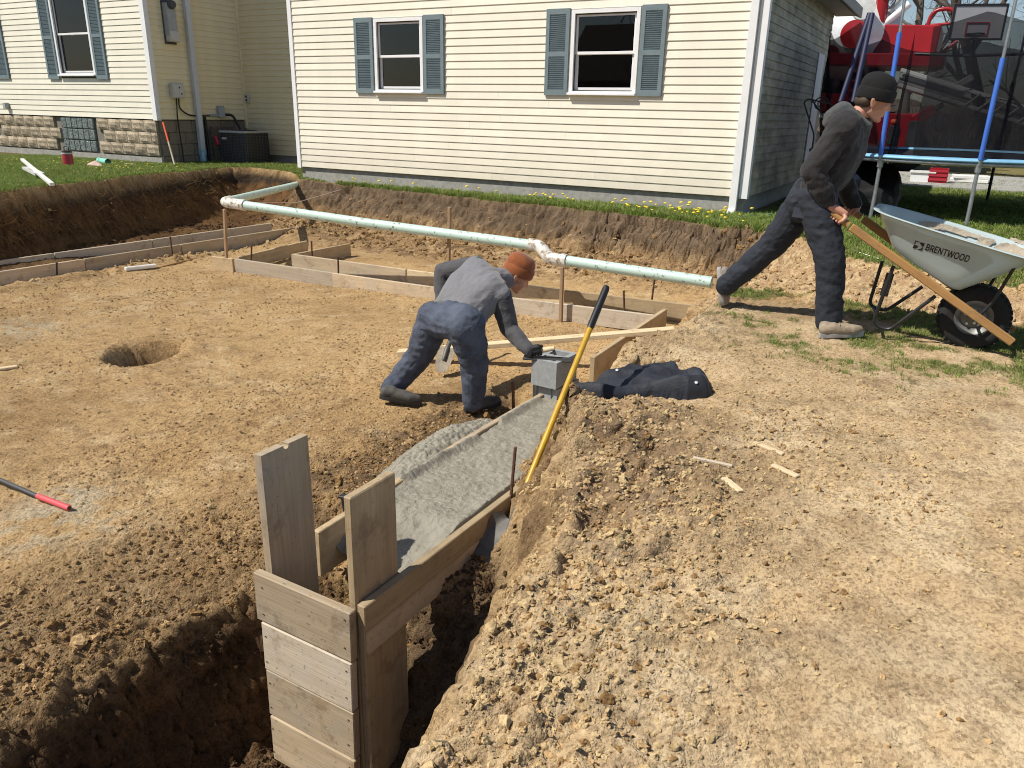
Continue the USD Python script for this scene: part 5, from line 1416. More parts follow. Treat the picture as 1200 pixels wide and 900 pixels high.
tg += [[(RS, .088), (RS * .5 + RE * .5, .078)], [(RS * .5 + RE * .5, .078), (RE, .070)], [(RE, .070), (RE * .35 + RW * .65, .062)], [(RE * .35 + RW * .65, .062), (RW - (RW - RE) * .06, .046)]]
tg += chain((LS, .088), (LE, .068), (LW, .046))
hood_top = wrinkled(tg, .012, 5, .015, 10, 5, (1, 1, .8))
HO = part(MAN, 'hoodie', hood_top, 'hoodie', smooth=True)
part(HO, 'hood', wrinkled([[(NK + NP(-.085, -.06, .03), .056), (NK + NP(-.10, .06, .03), .056), (NK + NP(-.135, 0, -.02), .068)], [(NK + NP(-.085, -.06, .03), .056), (NK + NP(.0, -.085, -.02), .044)], [(NK + NP(.0, -.085, -.02), .044), (NK + NP(.07, -.05, -.06), .030)], [(NK + NP(-.10, .06, .03), .056), (NK + NP(.02, .085, -.02), .044)]], .012, 5, .010, 16, 8), 'hoodie_lining', smooth=True)
part(HO, 'cuff', tube([RW + (RE - RW) * .14, RW + (RE - RW) * .02], [.050, .045], 18), 'hoodie', smooth=40)
part(HO, 'waistband', hulls([[(T_(.105, -.085, -.0), .114), (T_(.105, .085, -.0), .114), (T_(.135, -.085, -.0), .116), (T_(.135, .085, -.0), .116)]], .02, 3), 'hoodie', smooth=True)
jg = [[(RH + NP(0, .02, .02), .118), (LH + NP(0, -.02, .02), .118), (hm + NP(-.05, 0, -.03), .125)], [(RH + NP(0, .02, .02), .118), (LH + NP(0, -.02, .02), .118), (T_(.12, -.08, -.005), .108), (T_(.12, .08, -.005), .108)],
      [(RH + NP(.0, 0, .03), .122), (RH * .45 + RK * .55, .108)], [(RH * .45 + RK * .55, .108), (RK, .092)], [(RK, .092), (RK * .4 + RA * .6, .085)], [(RK * .4 + RA * .6, .085), (RA + NP(0, 0, -.015), .082)],
      [(LH + NP(0, 0, .03), .120), (LH * .45 + LK * .55, .106)], [(LH * .45 + LK * .55, .106), (LK, .092)], [(LK, .092), (LK * .4 + LA * .6, .082)], [(LK * .4 + LA * .6, .082), (LA, .074)]]
jm2 = wrinkled(jg, .012, 4, .0115, 7, 9, (1.3, 1.3, 1.6))
JE = part(MAN, 'jeans', jm2, 'jeans_dark', smooth=True)
part(JE, 'back_pocket', tf(cbox(.12, .008, .13, .003), frame(at(938, 245, Y=5.56) + NP(.0, .03, 0), (.8, -.5, 0), (.2, .1, 1))), 'jeans_dark')
rheel, rtoe = at(960, 397, Z=.075), at(1014, 394, Z=.09)
rtoe = rheel + (rtoe - rheel) / np.linalg.norm(rtoe - rheel) * .305
gr = max(gz(*rheel[:2]), gz(*rtoe[:2])) + .006
rheel[2] = gr; rtoe[2] = gr + .012
u1, s1_, l1 = shoe(RA + NP(-.01, 0, -.03), rheel, rtoe)
BT = part(MAN, 'boot', u1, 'boot_tan', smooth=True, label='pale dusty boot planted in front'); part(BT, 'sole', s1_, 'boot_sole', smooth=40); part(BT, 'laces', l1, 'boot_tan', smooth=True)
ltoe = at(842, 378, Y=6.0); ltoe[2] = max(ltoe[2], gz(*ltoe[:2]) + .012); lheel = ltoe + NP(-.055, .0, .285)
fl = (ltoe - lheel) / np.linalg.norm(ltoe - lheel)
u1, s1_, l1 = shoe(LA + NP(-.0, 0, -.02), lheel, ltoe, up=(1, 0, .2))
BT = part(MAN, 'boot', u1, 'boot_brown', smooth=True, label='brown boot pushing off behind'); part(BT, 'sole', s1_, 'boot_sole', smooth=40); part(BT, 'laces', l1, 'boot_tan', smooth=True)

# --- the man bending to the blocks
RA, RK, RH = at(555, 468, Y=4.40), at(556, 425, Y=4.36), at(546, 381, Y=4.26)
LA, LK, LH = at(459, 455, Y=4.32), at(492, 416, Y=4.42), at(509, 374, Y=4.40)
hm = (RH + LH) / 2
RS, LS = at(586, 347, Y=4.60), at(557, 313, Y=4.86)
NK = at(594, 327, Y=4.86); HC = at(605, 324, Y=4.93)
RE, RW = at(597, 386, Y=4.60), at(619, 410, Y=4.52)
LE, LW = at(519, 318, Y=4.86), at(516, 372, Y=4.72)
sm_ = (RS + LS) / 2
MAN = thing('person', 'man in a rust beanie and grey shirt bending over the concrete blocks', 'person', (hm[0], hm[1], -.57))
HM = head_frame(HC, (.80, .42, -.62), NP(.45, .25, 1))
fl_c = at(633, 411, Y=4.56); fl_d = NP(.9, .35, .25); fl_d /= np.linalg.norm(fl_d)
bodyg = head_groups(HM, NK) + [[(NK, .062), (sm_ , .08)], [(sm_, .08), (hm, .09)], [(RH, .06), (LH, .06)]]
bodyg += chain((RS, .045), (RE, .038), (RW, .028)) + chain((LS, .045), (LE, .038), (LW, .028)) + chain((RH, .06), (RK, .05), (RA, .036)) + chain((LH, .06), (LK, .05), (LA, .036))
part(MAN, 'body', hulls(bodyg, .009, 3, 16), 'skin', smooth=True)
for s in (-1, 1): part(MAN, 'eye', tf(trimesh.creation.icosphere(2, .009), HM @ trimesh.transformations.translation_matrix((.079, s * .030, .010))), 'print_black', smooth=True)
part(MAN, 'beanie', hat(HM, -.25, 1.03, .1), 'beanie_rust', smooth=True)
part(MAN, 'hair', hulls([[(lf(HM, -.05, .05, -.005), .042), (lf(HM, -.075, 0, -.01), .045), (lf(HM, -.05, -.05, -.005), .042)]], .02, 3), 'hair', smooth=True)
gl = grip_hand(fl_c - fl_d * .03, fl_d, RW - fl_c, RW + (fl_c - RW) * .3, .022, 1)
part(MAN, 'glove', hulls(gl + [[(RW, .036), (RW + (RE - RW) * .2, .038)]], .007, 3, 14), 'glove_black', smooth=True)
gl2 = [[(LW, .034), (LW + NP(.05, .0, -.06), .028), (LW + NP(.02, .03, -.07), .028)]]
for k in range(4): gl2 += chain((LW + NP(.015 + .014 * k, .03 - .012 * k, -.07), .012), (LW + NP(.03 + .016 * k, .03 - .012 * k, -.11), .011), (LW + NP(.03 + .017 * k, .025 - .012 * k, -.145), .0095))
gl2 += chain((LW + NP(.05, -.01, -.03), .014), (LW + NP(.085, -.02, -.06), .011))
part(MAN, 'glove', hulls(gl2, .01, 3, 14), 'glove_black', smooth=True)
up_s = sm_ - hm; Ts = np.linalg.norm(up_s); up_s /= Ts; lat = LS - RS; lat -= up_s * (lat @ up_s); lat /= np.linalg.norm(lat); frn = np.cross(up_s, lat); frn = frn if frn[2] < 0 else -frn
T_ = lambda u_, l_, f_: hm + up_s * u_ + lat * l_ + frn * f_
tg = [[(T_(.03, -.09, .02), .115), (T_(.03, .09, .02), .115), (T_(.20, -.09, -.01), .125), (T_(.20, .09, -.01), .125)],
      [(T_(.20, -.09, -.01), .125), (T_(.20, .09, -.01), .125), (T_(Ts * .72, -.115, -.02), .125), (T_(Ts * .72, .115, -.02), .125)],
      [(T_(Ts * .72, -.115, -.02), .125), (T_(Ts * .72, .115, -.02), .125), (RS, .078), (LS, .078), (T_(Ts + .02, 0, -.0), .085)],
      [(T_(Ts + .02, 0, 0), .085), (NK, .066)]]
SHT = part(MAN, 'shirt', wrinkled(tg, .012, 6, .010, 9, 12, (1.6, .8, 1)), 'shirt_grey', smooth=True)
sl = [[(RS, .079), (RS * .5 + RE * .5, .070)], [(RS * .5 + RE * .5, .070), (RE, .060)], [(RE, .060), (RE * .4 + RW * .6, .050)], [(RE * .4 + RW * .6, .050), (RW, .040)]]
part(SHT, 'sleeve', wrinkled(sl, .013, 4, .008, 12, 13), 'sleeve_dark', smooth=True)
part(SHT, 'sleeve', wrinkled(chain((LS, .079), (LE, .062), (LE * .4 + LW * .6, .050), (LW, .040)), .013, 4, .008, 12, 14), 'sleeve_dark', smooth=True)
jg = [[(RH, .125), (LH, .125), (hm + up_s * .05, .122)],
      [(RH, .128), (RH * .5 + RK * .5, .112)], [(RH * .5 + RK * .5, .112), (RK, .094)], [(RK, .094), (RK * .4 + RA * .6, .078)], [(RK * .4 + RA * .6, .078), (RA + NP(0, 0, -.01), .072)],
      [(LH, .125), (LH * .5 + LK * .5, .108)], [(LH * .5 + LK * .5, .108), (LK, .094)], [(LK, .094), (LK * .4 + LA * .6, .080)], [(LK * .4 + LA * .6, .080), (LA, .074)]]
JE = part(MAN, 'jeans', wrinkled(jg, .012, 4, .012, 7, 17, (1.3, 1.3, 1.6)), 'jeans_blue', smooth=True)
bt = hulls([[(T_(.085, -.09, .01), .127), (T_(.085, .09, .01), .127), (T_(.10, -.09, .01), .127), (T_(.10, .09, .01), .127)]], .02, 3)
part(JE, 'belt', bt, 'belt_green', smooth=True)
fd = NP(.46, .88, 0); h1 = at(545, 486, Z=-.59); h1[2] = gz(*h1[:2]) + .02
u1, s1_, l1 = shoe(RA + NP(0, 0, -.05), h1, h1 + fd * .30)
BT = part(MAN, 'boot', u1, 'shoe_dark', smooth=True); part(BT, 'sole', s1_, 'truck_dark', smooth=40)
h2 = at(446, 474, Z=-.56); fd2 = NP(.80, .55, 0); h2[2] = gz(*(h2 + fd2 * .2)[:2]) + .06
t2 = h2 + fd2 * .30; t2[2] = gz(*t2[:2]) + .015
u1, s1_, l1 = shoe(LA + NP(0, 0, -.04), h2, t2)
BT = part(MAN, 'boot', u1, 'shoe_dark', smooth=True); part(BT, 'sole', s1_, 'truck_dark', smooth=40)
# the float in his hand
FT = thing('hand_float', 'small wooden handled float in the black glove on top of the block', 'float', fl_c)
part(FT, 'handle', tube([fl_c - fl_d * .10, fl_c - fl_d * .05, fl_c + fl_d * .05, fl_c + fl_d * .10], [.014, .019, .019, .014], 12), 'wood_new', smooth=40)
part(FT, 'plate', tf(cbox(.34, .09, .012, .003), frame(fl_c + NP(.05, .02, -.055), fl_d * NP(1, 1, 0))), 'truck_dark')
part(FT, 'bracket', tube([fl_c + fl_d * .09, fl_c + fl_d * .11 + NP(0, 0, -.05)], .010, 8), 'blade_steel')

# ------------------------------------------------------------------ trampoline
TC = NP(-.02, 14.15); TRd = 2.15; FZ = .98
TP = thing('trampoline', 'round trampoline with a torn black safety net and blue padded poles', 'trampoline', (TC[0], TC[1], .2))
w_ = np.linspace(0, 2 * np.pi, 65)
ring = lambda r_, z: np.c_[TC[0] + r_ * np.cos(w_), TC[1] + r_ * np.sin(w_), np.full(65, z)]
part(TP, 'frame_ring', tube(ring(TRd, FZ), .03, 10, cap=False), 'galvanised', smooth=True)
pr = [(TRd - .32, FZ + .045), (TRd - .30, FZ + .065), (TRd + .0, FZ + .075), (TRd + .045, FZ + .05), (TRd + .04, FZ + .02), (TRd - .02, FZ + .03)]
part(TP, 'spring_pad', tf(lathe(pr, 64), trimesh.transformations.translation_matrix((TC[0], TC[1], 0))), 'pad_blue', smooth=True)
part(TP, 'mat', tf(lathe([(0, FZ + .02), (TRd - .3, FZ + .035)], 48), trimesh.transformations.translation_matrix((TC[0], TC[1], 0))), 'tarp_black')
la = [math.radians(a) for a in (-116, -83.5, -50, -15, 30, 75, 120, 165, 200)]
poles = []
for k, a_ in enumerate(la):
    c_, s_ = math.cos(a_), math.sin(a_)
    b_ = NP(TC[0] + TRd * c_, TC[1] + TRd * s_, 0); gz_ = gz(b_[0], b_[1])
    front = k < 3
    part(TP, 'leg', tube(bend([b_ + NP(0, 0, FZ), b_ + NP(-.1 * c_ * 0, 0, .55), NP(b_[0] + .02 * c_, b_[1] + .02 * s_, gz_ - .02)], .1), .026, 10), 'galvanised' if k in (0, 1, 2) else 'black_steel', smooth=True)
    if k in (2, 3, 6, 7, 8): continue
    top = b_ + NP(.10 * c_, .10 * s_, 3.05 if front else 2.9)
    bo = b_ + NP(.03 * c_, .03 * s_, FZ - .02)
    PL = part(TP, 'net_pole', tube([bo, bo * .5 + top * .5, top], .02, 8), 'galvanised' if front else 'pole_navy', smooth=True)
    part(PL, 'foam_sleeve', tube([bo + (top - bo) * .04, bo + (top - bo) * .35, bo + (top - bo) * (.62 if k else .78)],   .031 if front else .030, 10), 'pole_blue' if front else 'pole_navy', smooth=True)
    part(PL, 'joint', tube([b_ + NP(0, 0, FZ - .10), b_ + NP(0, 0, FZ + .02)], .04, 10), 'galvanised', smooth=40)
    poles.append((a_, top))
# net: sags between the poles and is torn open at the left
NS, NV = 160, 14; V, F = [], []
for i in range(NS + 1):
    a_ = math.radians(-106 + 354 * i / NS)
    hmax = 2.75 - .5 * abs(math.sin((a_ * 8 / (2 * np.pi)) * np.pi)) * .35
    if 225 < math.degrees(a_) < 248: hmax *= 1 - .75 * (math.degrees(a_) - 225) / 23
    for j in range(NV + 1):
        z = FZ + .05 + (hmax - FZ) * j / NV
        r_ = TRd - .12 + .06 * math.sin(i * .7 + j * .5) * math.sin(j / NV * np.pi) + .10 * (j / NV)
        V.append((TC[0] + r_ * math.cos(a_), TC[1] + r_ * math.sin(a_), z))
for i in range(NS):
    for j in range(NV):
        a = i * (NV + 1) + j; F += [[a, a + NV + 1, a + NV + 2], [a, a + NV + 2, a + 1]]
part(TP, 'safety_net', (np.array(V), np.array(F)), 'net', smooth=True)
part(TP, 'top_rail', tube(np.array([(TC[0] + (TRd + .1) * math.cos(t), TC[1] + (TRd + .1) * math.sin(t), 3.04) for t in np.linspace(math.radians(-118), math.radians(-48), 24)]), .02, 8), 'galvanised', smooth=True)
# hoop
hb = at(1146, 26, Y=15.7); hx = NP(.97, .25, 0)
bd = part(TP, 'backboard', cbox(.76, .03, .50, .01), 'board_grey', M=frame(hb, hx), local=True)
fr_ = lambda w, h, t, oz: Manifold.cube([w, .05, h], True) - Manifold.cube([w - 2 * t, .2, h - 2 * t], True)
part(bd, 'edging', tf(fr_(.80, .54, .03, 0), frame(hb, hx)), 'print_black')
part(bd, 'target', tf(Manifold.cube([.34, .01, .2], True) - Manifold.cube([.31, .1, .17], True), frame(hb + NP(.005, -.022, -.10) , hx)), 'red_plastic')
part(bd, 'hoop', tf(tube([(.13 * np.cos(t), .13 * np.sin(t), 0) for t in np.linspace(0, 2 * np.pi, 25)], .012, 6), trimesh.transformations.translation_matrix(hb + NP(0, -.17, -.19))), 'print_black', smooth=True)
part(TP, 'hoop_arm', tube([hb + NP(0, .04, -.22), hb + NP(0, .05, -.55)], .03, 8), 'print_black')
part(TP, 'hoop_arm', tube([hb + NP(-.85, .05, -.46), hb + NP(0, .06, -.50), hb + NP(.95, .3, -.46)], .025, 8), 'print_black')
part(TP, 'ladder', cat(*[tube(bend([at(a, 120, Y=11.7), at(b, 16, Y=12.2)], .1), .035, 8) for a, b in ((985, 1019), (1000, 1022))]), 'pole_navy', smooth=True)

# things in the shade beside the house
TRP = crumple(hulls([[(NP(-1.75, 12.4, .4), .25), (NP(-.95, 12.7, .35), .25), (NP(-1.7, 13.2, .7), .25), (NP(-.95, 13.3, .62), .22)]], .06, 4), .05, 3, 8)
single('covered_pile', TRP, 'tarp_black', 'black covered pile in the shade under the left side of the trampoline', 'pile', smooth=True)
bgc = at(958, 222, Y=11.9)
single('navy_bag', crumple(hulls([[(bgc + NP(0, 0, .12), .17), (bgc + NP(.35, .2, .1), .16), (bgc + NP(.1, .1, .42), .12)]], .04, 4), .03, 5, 4), 'bag_navy', 'dark navy bag against the right wall of the house', 'bag', smooth=True)
ck = [at(*p, Y=y_) for p, y_ in (((954, 158), 12.6), ((942, 120), 12.6), ((947, 116), 12.6), ((975, 122), 12.7), ((952, 118), 12.65), ((968, 140), 12.65), ((962, 122), 12.9), ((972, 160), 12.9))]
CH = thing('metal_chair', 'black wire chair standing by the right wall behind the walking man', 'chair', (ck[0][0], ck[0][1], .2))
part(CH, 'frame', tube(bend([ck[0] + NP(0, 0, -.4), ck[0], ck[1], ck[2], ck[3], ck[3] + NP(.15, .1, -.3)], .05), .012, 6), 'black_steel', smooth=True)
part(CH, 'frame', tube(bend([ck[4], ck[5], ck[7] + NP(0, 0, -.5)], .05), .012, 6), 'black_steel', smooth=True)
part(CH, 'scroll', tube([ck[6] + .11 * NP(np.cos(t), 0, np.sin(t)) * (1 - t / 16) for t in np.linspace(0, 11, 50)], .009, 5), 'black_steel', smooth=True)
part(CH, 'seat', tf(lathe([(0, .02), (.2, .02), (.21, 0), (0, 0)], 20), axis_frame(ck[0] + NP(.25, .15, -.55), (0, 0, 1))), 'black_steel')
for dx, dy in ((.1, 0), (.4, 0), (.1, .3), (.4, .3)): part(CH, 'leg', tube([ck[0] + NP(dx, dy, -.55), (ck[0][0] + dx, ck[0][1] + dy, .15)], .012, 6), 'black_steel')

# ------------------------------------------------------------------ the concrete truck in the street behind
TY_ = 25.0
q = lambda x, y, d=0: at(x, y, Y=TY_ + d)
tb = q(1010, 175); TRK = thing('mixer_truck', 'red and white concrete mixer truck with a folded conveyor boom behind the trampoline', 'truck', (tb[0], TY_, .2))
dc0, dc1 = q(915, 35), q(1048, 42)
dv = dc1 - dc0; dl = np.linalg.norm(dv); dr_ = 1.30
drum = lathe([(0, 0), (.55, .0), (.95, .45), (1.25, 1.3), (dr_, 2.2), (1.22, dl * .62), (.95, dl * .82), (.55, dl), (.45, dl + .1), (0, dl + .1)], 40)
DM = part(TRK, 'drum', tf(drum, axis_frame(dc0, dv)), 'truck_white', smooth=40)
nf = -fwd * NP(1, 1, 0); nf /= np.linalg.norm(nf)
for (x_, y_), rr in (((1001, 40), .34), ((974, 62), .22), ((1012, 10), .30), ((955, 18), .3)):
    w = fwd + rgt * (x_ - 600) / 900 - upv * (y_ - 450) / 900; w /= np.linalg.norm(w)
    a_ = dv / dl; oc = EYE - dc0; wp = w - a_ * (w @ a_); op = oc - a_ * (oc @ a_)
    rad = 1.27; A_, B_, C_ = wp @ wp, 2 * wp @ op, op @ op - rad ** 2; disc = B_ * B_ - 4 * A_ * C_
    hit = EYE + w * ((-B_ - math.sqrt(max(disc, 0))) / (2 * A_))
    nn = (hit - dc0) - a_ * ((hit - dc0) @ a_); nn /= np.linalg.norm(nn); bb_ = np.cross(nn, a_)
    Vd = [hit * 0 + dc0 + a_ * ((hit - dc0) @ a_) + nn * (rad + .05)]; th = np.linspace(0, 2 * np.pi, 25)
    for rr_ in (rr * .5, rr):
        for t in th[:-1]:
            al_, be_ = rr_ * math.cos(t), rr_ * math.sin(t) / rad
            Vd.append(dc0 + a_ * ((hit - dc0) @ a_ + al_) + (nn * math.cos(be_) + bb_ * math.sin(be_)) * (rad + .05))
    Fd = [[0, 1 + i, 1 + (i + 1) % 24] for i in range(24)] + [t for i in range(24) for t in ([1 + i, 25 + i, 25 + (i + 1) % 24], [1 + i, 25 + (i + 1) % 24, 1 + (i + 1) % 24])]
    part(DM, 'dot', (np.array(Vd), np.array(Fd)), 'truck_red' if rr != .30 else 'truck_grey')
def slab(p0, p1, h, d, m, name):
    p0, p1 = np.asarray(p0), np.asarray(p1)
    return part(TRK, name, tf(cbox(np.linalg.norm(p1 - p0), d, h, .03), frame((p0 + p1) / 2, p1 - p0)), m)
slab(q(930, 72), q(1108, 74), .32, 2.4, 'truck_red', 'chassis_beam')
slab(q(1030, 55, .4), q(1100, 57, .4), .95, 2.2, 'truck_red', 'hopper_deck')
slab(q(1100, 68), q(1110, 70), .25, 1.2, 'orange_paint', 'marker_lamp') if False else None
slab(q(940, 98, .6), q(1030, 100, .6), 1.3, 2.0, 'truck_dark', 'cab_opening')
slab(q(960, 122), q(1000, 124), .55, 2.3, 'truck_red', 'cab_sill')
slab(q(960, 134), q(1005, 136), .22, 2.3, 'truck_white', 'cab_stripe')
slab(q(1020, 158, -.3), q(1082, 160, -.3), 1.15, 2.2, 'truck_red', 'engine_hood')
slab(q(1040, 158, -1.45), q(1052, 159, -1.45), .5, .06, 'truck_dark', 'grille')
slab(q(1062, 160, -1.45), q(1080, 161, -1.45), .8, .06, 'truck_dark', 'window')
slab(q(1044, 142, -1.46), q(1052, 142.5, -1.46), .10, .05, 'orange_paint', 'lamp')
for x_ in (940, 990, 1060):
    c_ = q(x_, 193, -.4); c_[2] = .72
    part(TRK, 'wheel', tf(lathe([(0, -.14), (.3, -.16), (.5, -.15), (.54, -.08), (.54, .08), (.5, .15), (.3, .16), (0, .14)], 24), axis_frame(c_, (0, 1, 0))), 'tyre', smooth=40)
b0, b1 = q(1055, 92, -1), q(1205, 138, -1); bd_ = (b1 - b0) / np.linalg.norm(b1 - b0); Lb = np.linalg.norm(b1 - b0)
part(TRK, 'boom_tube', tube([b0, b0 + bd_ * 1.6], .24, 14), 'truck_grey', smooth=40)
for oz in (.20, -.16):
    part(TRK, 'boom_rail', tf(cbox(Lb, .06, .09, .01), frame(b0 + bd_ * Lb / 2 + NP(0, -.3, oz), bd_)), 'truck_white' if oz > 0 else 'truck_grey')
    part(TRK, 'boom_rail', tf(cbox(Lb, .06, .09, .01), frame(b0 + bd_ * Lb / 2 + NP(0, .3, oz), bd_)), 'truck_grey')
part(TRK, 'conveyor_belt', tf(cbox(Lb, .5, .05, .01), frame(b0 + bd_ * Lb / 2, bd_)), 'truck_dark')
for k in range(9):
    c_ = b0 + bd_ * (1.7 + k * .32)
    part(TRK, 'boom_strut', tube([c_ + NP(0, -.33, -.16), c_ + bd_ * .3 + NP(0, -.33, .2)], .03, 6), 'truck_grey')
for k_, (x_, y_) in enumerate(((1098, 88), (1128, 97))):
    part(TRK, 'boom_bracket', tf(cbox(.5, .3, .16, .02), frame(q(x_, y_, -1), (.7, 0, .45))), 'truck_grey')
slab(q(1070, 142, -1.3), q(1096, 128, -1.3), .28, .3, 'truck_red', 'chute')
part(TRK, 'ram', tube([q(1086, 134, -1.2), q(1106, 122, -1.2)], .07, 8), 'truck_dark')
for p0, p1, rr, m_ in (((1031, 27), (1036, -12), .16, 'truck_red'), ((1037, 28), (1066, 4), .09, 'truck_white'), ((1042, 14), (1058, -6), .07, 'truck_grey'), ((1040, 0), (1044, -20), .2, 'truck_white')):
    part(TRK, 'hopper_strut', tube([q(*p0, -.6), q(*p1, -.6)], rr, 10), m_, smooth=40)
rl = [q(1084, 44, .2), q(1092, 12, .2), q(1120, 9, .2), q(1122, 38, .2)]
part(TRK, 'guard_rail', tube(bend(rl, .3), .05, 8), 'truck_red', smooth=True)
part(TRK, 'guard_rail', tube([q(1088, 30, .2), q(1121, 27, .2)], .04, 8), 'truck_red', smooth=True)
part(TRK, 'guard_rail', tube([q(1098, 66, .1), q(1122, 48, .1)], .05, 8), 'truck_red', smooth=True)
lad = [tube([q(a, 132, -1.5), q(a + 6, 84, -1.5)], .04, 6) for a in (992, 1003)] + [tube([q(993 + k * 1.5, 128 - k * 11, -1.5), q(1004 + k * 1.5, 128 - k * 11, -1.5)], .03, 6) for k in range(5)]
part(TRK, 'ladder', cat(*lad), 'truck_red')
dcn = q(979, 101, -.4)
DR = thing('person', 'driver in a pale cap seated in the dark cab of the mixer truck', 'person', dcn + NP(0, 0, -.8))
HMd = head_frame(dcn, (.4, -1, -.1), NP(0, 0, 1))
part(DR, 'body', hulls(head_groups(HMd, dcn + NP(0, .02, -.14)) + [[(dcn + NP(-.17, .02, -.24), .08), (dcn + NP(.17, .02, -.24), .08), (dcn + NP(-.12, .02, -.7), .13), (dcn + NP(.12, .02, -.7), .13)]], .03, 3), 'skin', smooth=True)
part(DR, 'shirt', hulls([[(dcn + NP(-.17, .02, -.25), .09), (dcn + NP(.17, .02, -.25), .09), (dcn + NP(-.12, .02, -.72), .145), (dcn + NP(.12, .02, -.72), .145)]] + chain((dcn + NP(.2, 0, -.27), .06), (dcn + NP(.25, -.1, -.52), .055), (dcn + NP(.12, -.35, -.5), .045)), .03, 3), 'hoodie', smooth=True)
part(DR, 'cap', hat(HMd, -.05, 1.05), 'light_plate', smooth=True)

# ------------------------------------------------------------------ trees, brush and far things
def tree(name, base, h, r0, seed, label, group=None, lean=0.0, start=.28, nb=5, depth=4):
    r = np.random.default_rng(seed); trunk, br = [], []

    def grow(p, d, L, rad, lev):
        n = 5 if lev < 2 else 4; pts = [p]; dd = d
        for _ in range(n - 1):
            dd = dd + r.normal(0, .16, 3) + NP(0, 0, .05 if lev < 3 else .02); dd /= np.linalg.norm(dd); pts.append(pts[-1] + dd * L / (n - 1))
        rr = np.linspace(rad, rad * .55, n)
        (trunk if lev == 0 else br).append(tube(pts, rr, 8 if lev == 0 else 5 if lev < 2 else 3, cap=lev == 0))
        if lev >= depth: return
        k = nb if lev == 0 else r.integers(3, 6)
        for i in range(k):
            t = start + (1 - start) * (i + r.uniform(0, 1)) / k if lev == 0 else r.uniform(.3, 1)
            q_ = np.array([np.interp(t * (n - 1), range(n), [x[c] for x in pts]) for c in range(3)])
            a = r.uniform(0, 2 * np.pi); side = np.cross(dd, NP(np.cos(a), np.sin(a), .3)); side /= np.linalg.norm(side)
            nd = dd * r.uniform(.35, .8) + side * r.uniform(.5, 1); nd /= np.linalg.norm(nd)
            grow(q_, nd, L * r.uniform(.42, .68), rad * r.uniform(.28, .5) if lev else rad * r.uniform(.3, .5), lev + 1)
    grow(NP(*base), NP(lean, 0, 1), h * .62, r0, 0)
    T = thing(name, label, 'tree', base, group)
    part(T, 'trunk', cat(*trunk), 'bark', smooth=True); part(T, 'crown', cat(*br), 'twigs', smooth=True)
    return T


tree('bare_tree', (4.3, 33, .2), 14, .30, 3, 'large bare tree behind the right side of the trampoline', nb=9, depth=5)
tree('bare_tree', (9.5, 38, .2), 13, .28, 5, 'bare tree farthest to the right behind the lawn', nb=8, depth=5)
tree('bare_tree', (1.0, 44, .2), 15, .3, 8, 'tall bare tree rising behind the conveyor boom', nb=9, depth=5)
tree('bare_tree', (-3.0, 52, .2), 15, .3, 9, 'bare tree behind the mixer drum', nb=9, depth=5)
tree('bare_tree', (-8.5, -13, .0), 11, .24, 31, 'bare tree reflected in the left window of the front wall', nb=9, depth=4)
tree('bare_tree', (-2.0, -12, .0), 10, .22, 33, 'bare tree reflected in the right window of the front wall', nb=9, depth=4)
NH = thing('neighbour_house', 'dark neighbouring house reflected in the windows of the front wall', 'house', (-8, -20, 0))
part(NH, 'wall', box((-20, -26, -.2), (6, -19, 3.2)), 'brown_block')
nhp = __import__('shapely').Polygon([(-19.4, 0), (-27, 0), (-22.8, 3.2)])
nr_ = trimesh.creation.extrude_polygon(nhp, 27, engine='earcut'); nr_.apply_transform(np.array([[0, 0, 1, -20.5], [1, 0, 0, .6 - .2], [0, 1, 0, 3.15], [0, 0, 0, 1.]]))
part(NH, 'roof', nr_, 'roof_brown')
tree('twisted_tree', at(1205, 215, Z=.2) + NP(.15, 0, 0), 5.5, .10, 12, 'pale barked young tree at the right edge beside the trampoline', lean=-.05, nb=8, depth=4)
r = np.random.default_rng(21); bs = []
for k in range(2600):
    x_, y_ = r.uniform(-12, 26), r.uniform(40, 48); h_ = r.uniform(.8, 2.6); d_ = r.normal(0, .28, 2)
    bs.append(np.array([[x_ - .02, y_, .1], [x_ + .02, y_, .1], [x_ + d_[0] * h_ * .5 + .015, y_ + d_[1], h_ * .6], [x_ + d_[0] * h_ * .5 - .015, y_ + d_[1], h_ * .6], [x_ + d_[0] * h_ * 1.2, y_ + d_[1] * 2, h_]]))
V = np.vstack(bs); F = np.vstack([np.array([[0, 1, 2], [0, 2, 3], [3, 2, 4]]) + 5 * k for k in range(len(bs))])
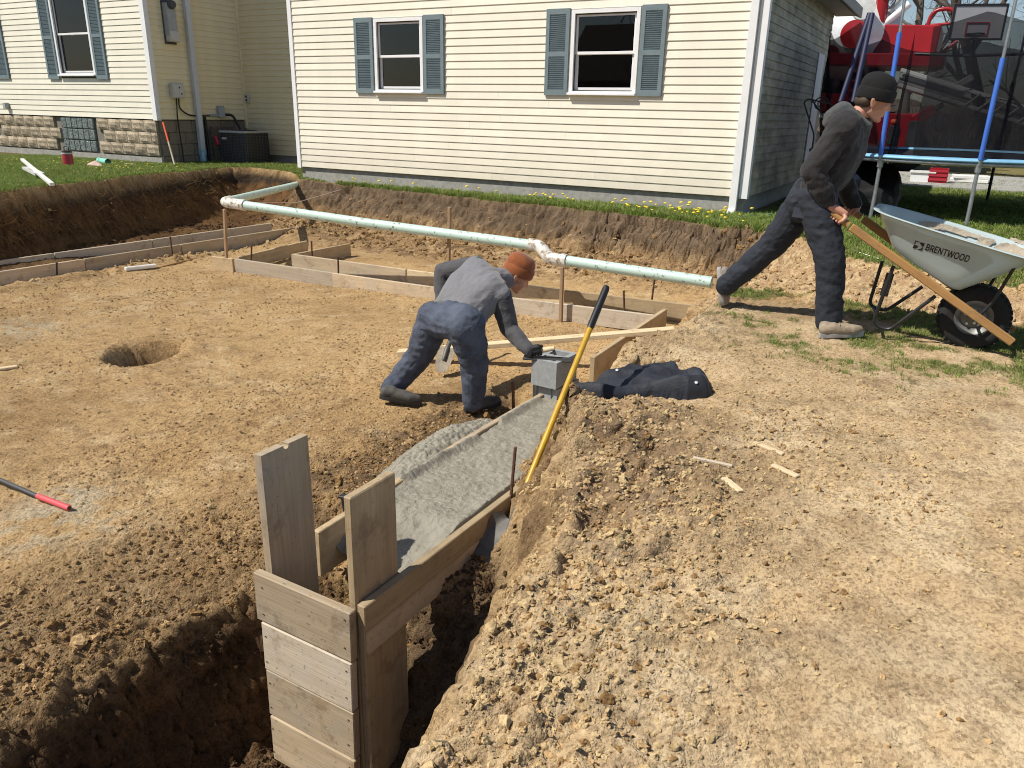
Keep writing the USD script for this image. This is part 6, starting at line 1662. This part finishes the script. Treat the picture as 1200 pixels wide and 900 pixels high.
single('brush', (V, F), 'brush', 'grey brown line of bare brush beyond the lawn', 'brush', kind='stuff')
r = np.random.default_rng(22); ws = []
for k in range(60):
    x_ = -110 + 4.2 * k + r.uniform(-2, 2); y_ = 120 + r.uniform(-8, 8)
    m_ = trimesh.creation.icosphere(2); v_ = m_.vertices * NP(r.uniform(3, 5), 3, r.uniform(2, 3.4)); v_ = v_ + (meshkit.fbm(v_ * .9 + k, 3, k)[:, None] - .5) * 3; v_ += (x_, y_, 1.0); ws.append(trimesh.Trimesh(v_, m_.faces, process=False))
single('far_woods', cat(*ws), 'brush', 'low distant belt of bare woods', 'woods', kind='stuff')
# the street and the low things lying at its edge, seen under the trampoline
single('road', box((-60, 18.6, .10), (80, 23.5, .225)), 'cmu_wall', kind='structure')
vb = at(1080, 213, Z=.23)
WT = thing('white_tub', 'low white tub at the street edge under the trampoline', 'tub', vb)
part(WT, 'tub', Manifold.cube([.46, .4, .22]).translate(list(vb + NP(-.24, 0, -.02))) - Manifold.cube([.38, .32, .34]).translate(list(vb + NP(-.20, .04, .05))), 'truck_white')
part(WT, 'rim', Manifold.cube([.52, .46, .03]).translate(list(vb + NP(-.27, -.03, .19))) - Manifold.cube([.38, .32, .3]).translate(list(vb + NP(-.20, .04, .1))), 'white_pvc')
rb = at(1098, 214, Z=.23)
RC = thing('red_crate', 'small red crate beside the white tub', 'crate', rb)
part(RC, 'crate_body', Manifold.cube([.36, .3, .30]).translate(list(rb + NP(-.18, 0, 0))) - Manifold.cube([.30, .24, .4]).translate(list(rb + NP(-.15, .03, .04))), 'truck_red')
for k in range(3): part(RC, 'slat', box(rb + NP(-.19, -.015, .04 + .09 * k), rb + NP(.19, -.002, .09 + .09 * k)), 'red_plastic')
hb_ = at(1135, 214, Z=.23)
single('white_slabs', cat(*[tf(cbox(.75 - .04 * k, .5, .07, .008), frame(hb_ + NP(.02 * (k % 2), .2, .04 + .075 * k), (1, .1 * (k % 2), 0))) for k in range(2)]), 'white_pvc', 'low stack of white slabs at the street edge', 'slabs')
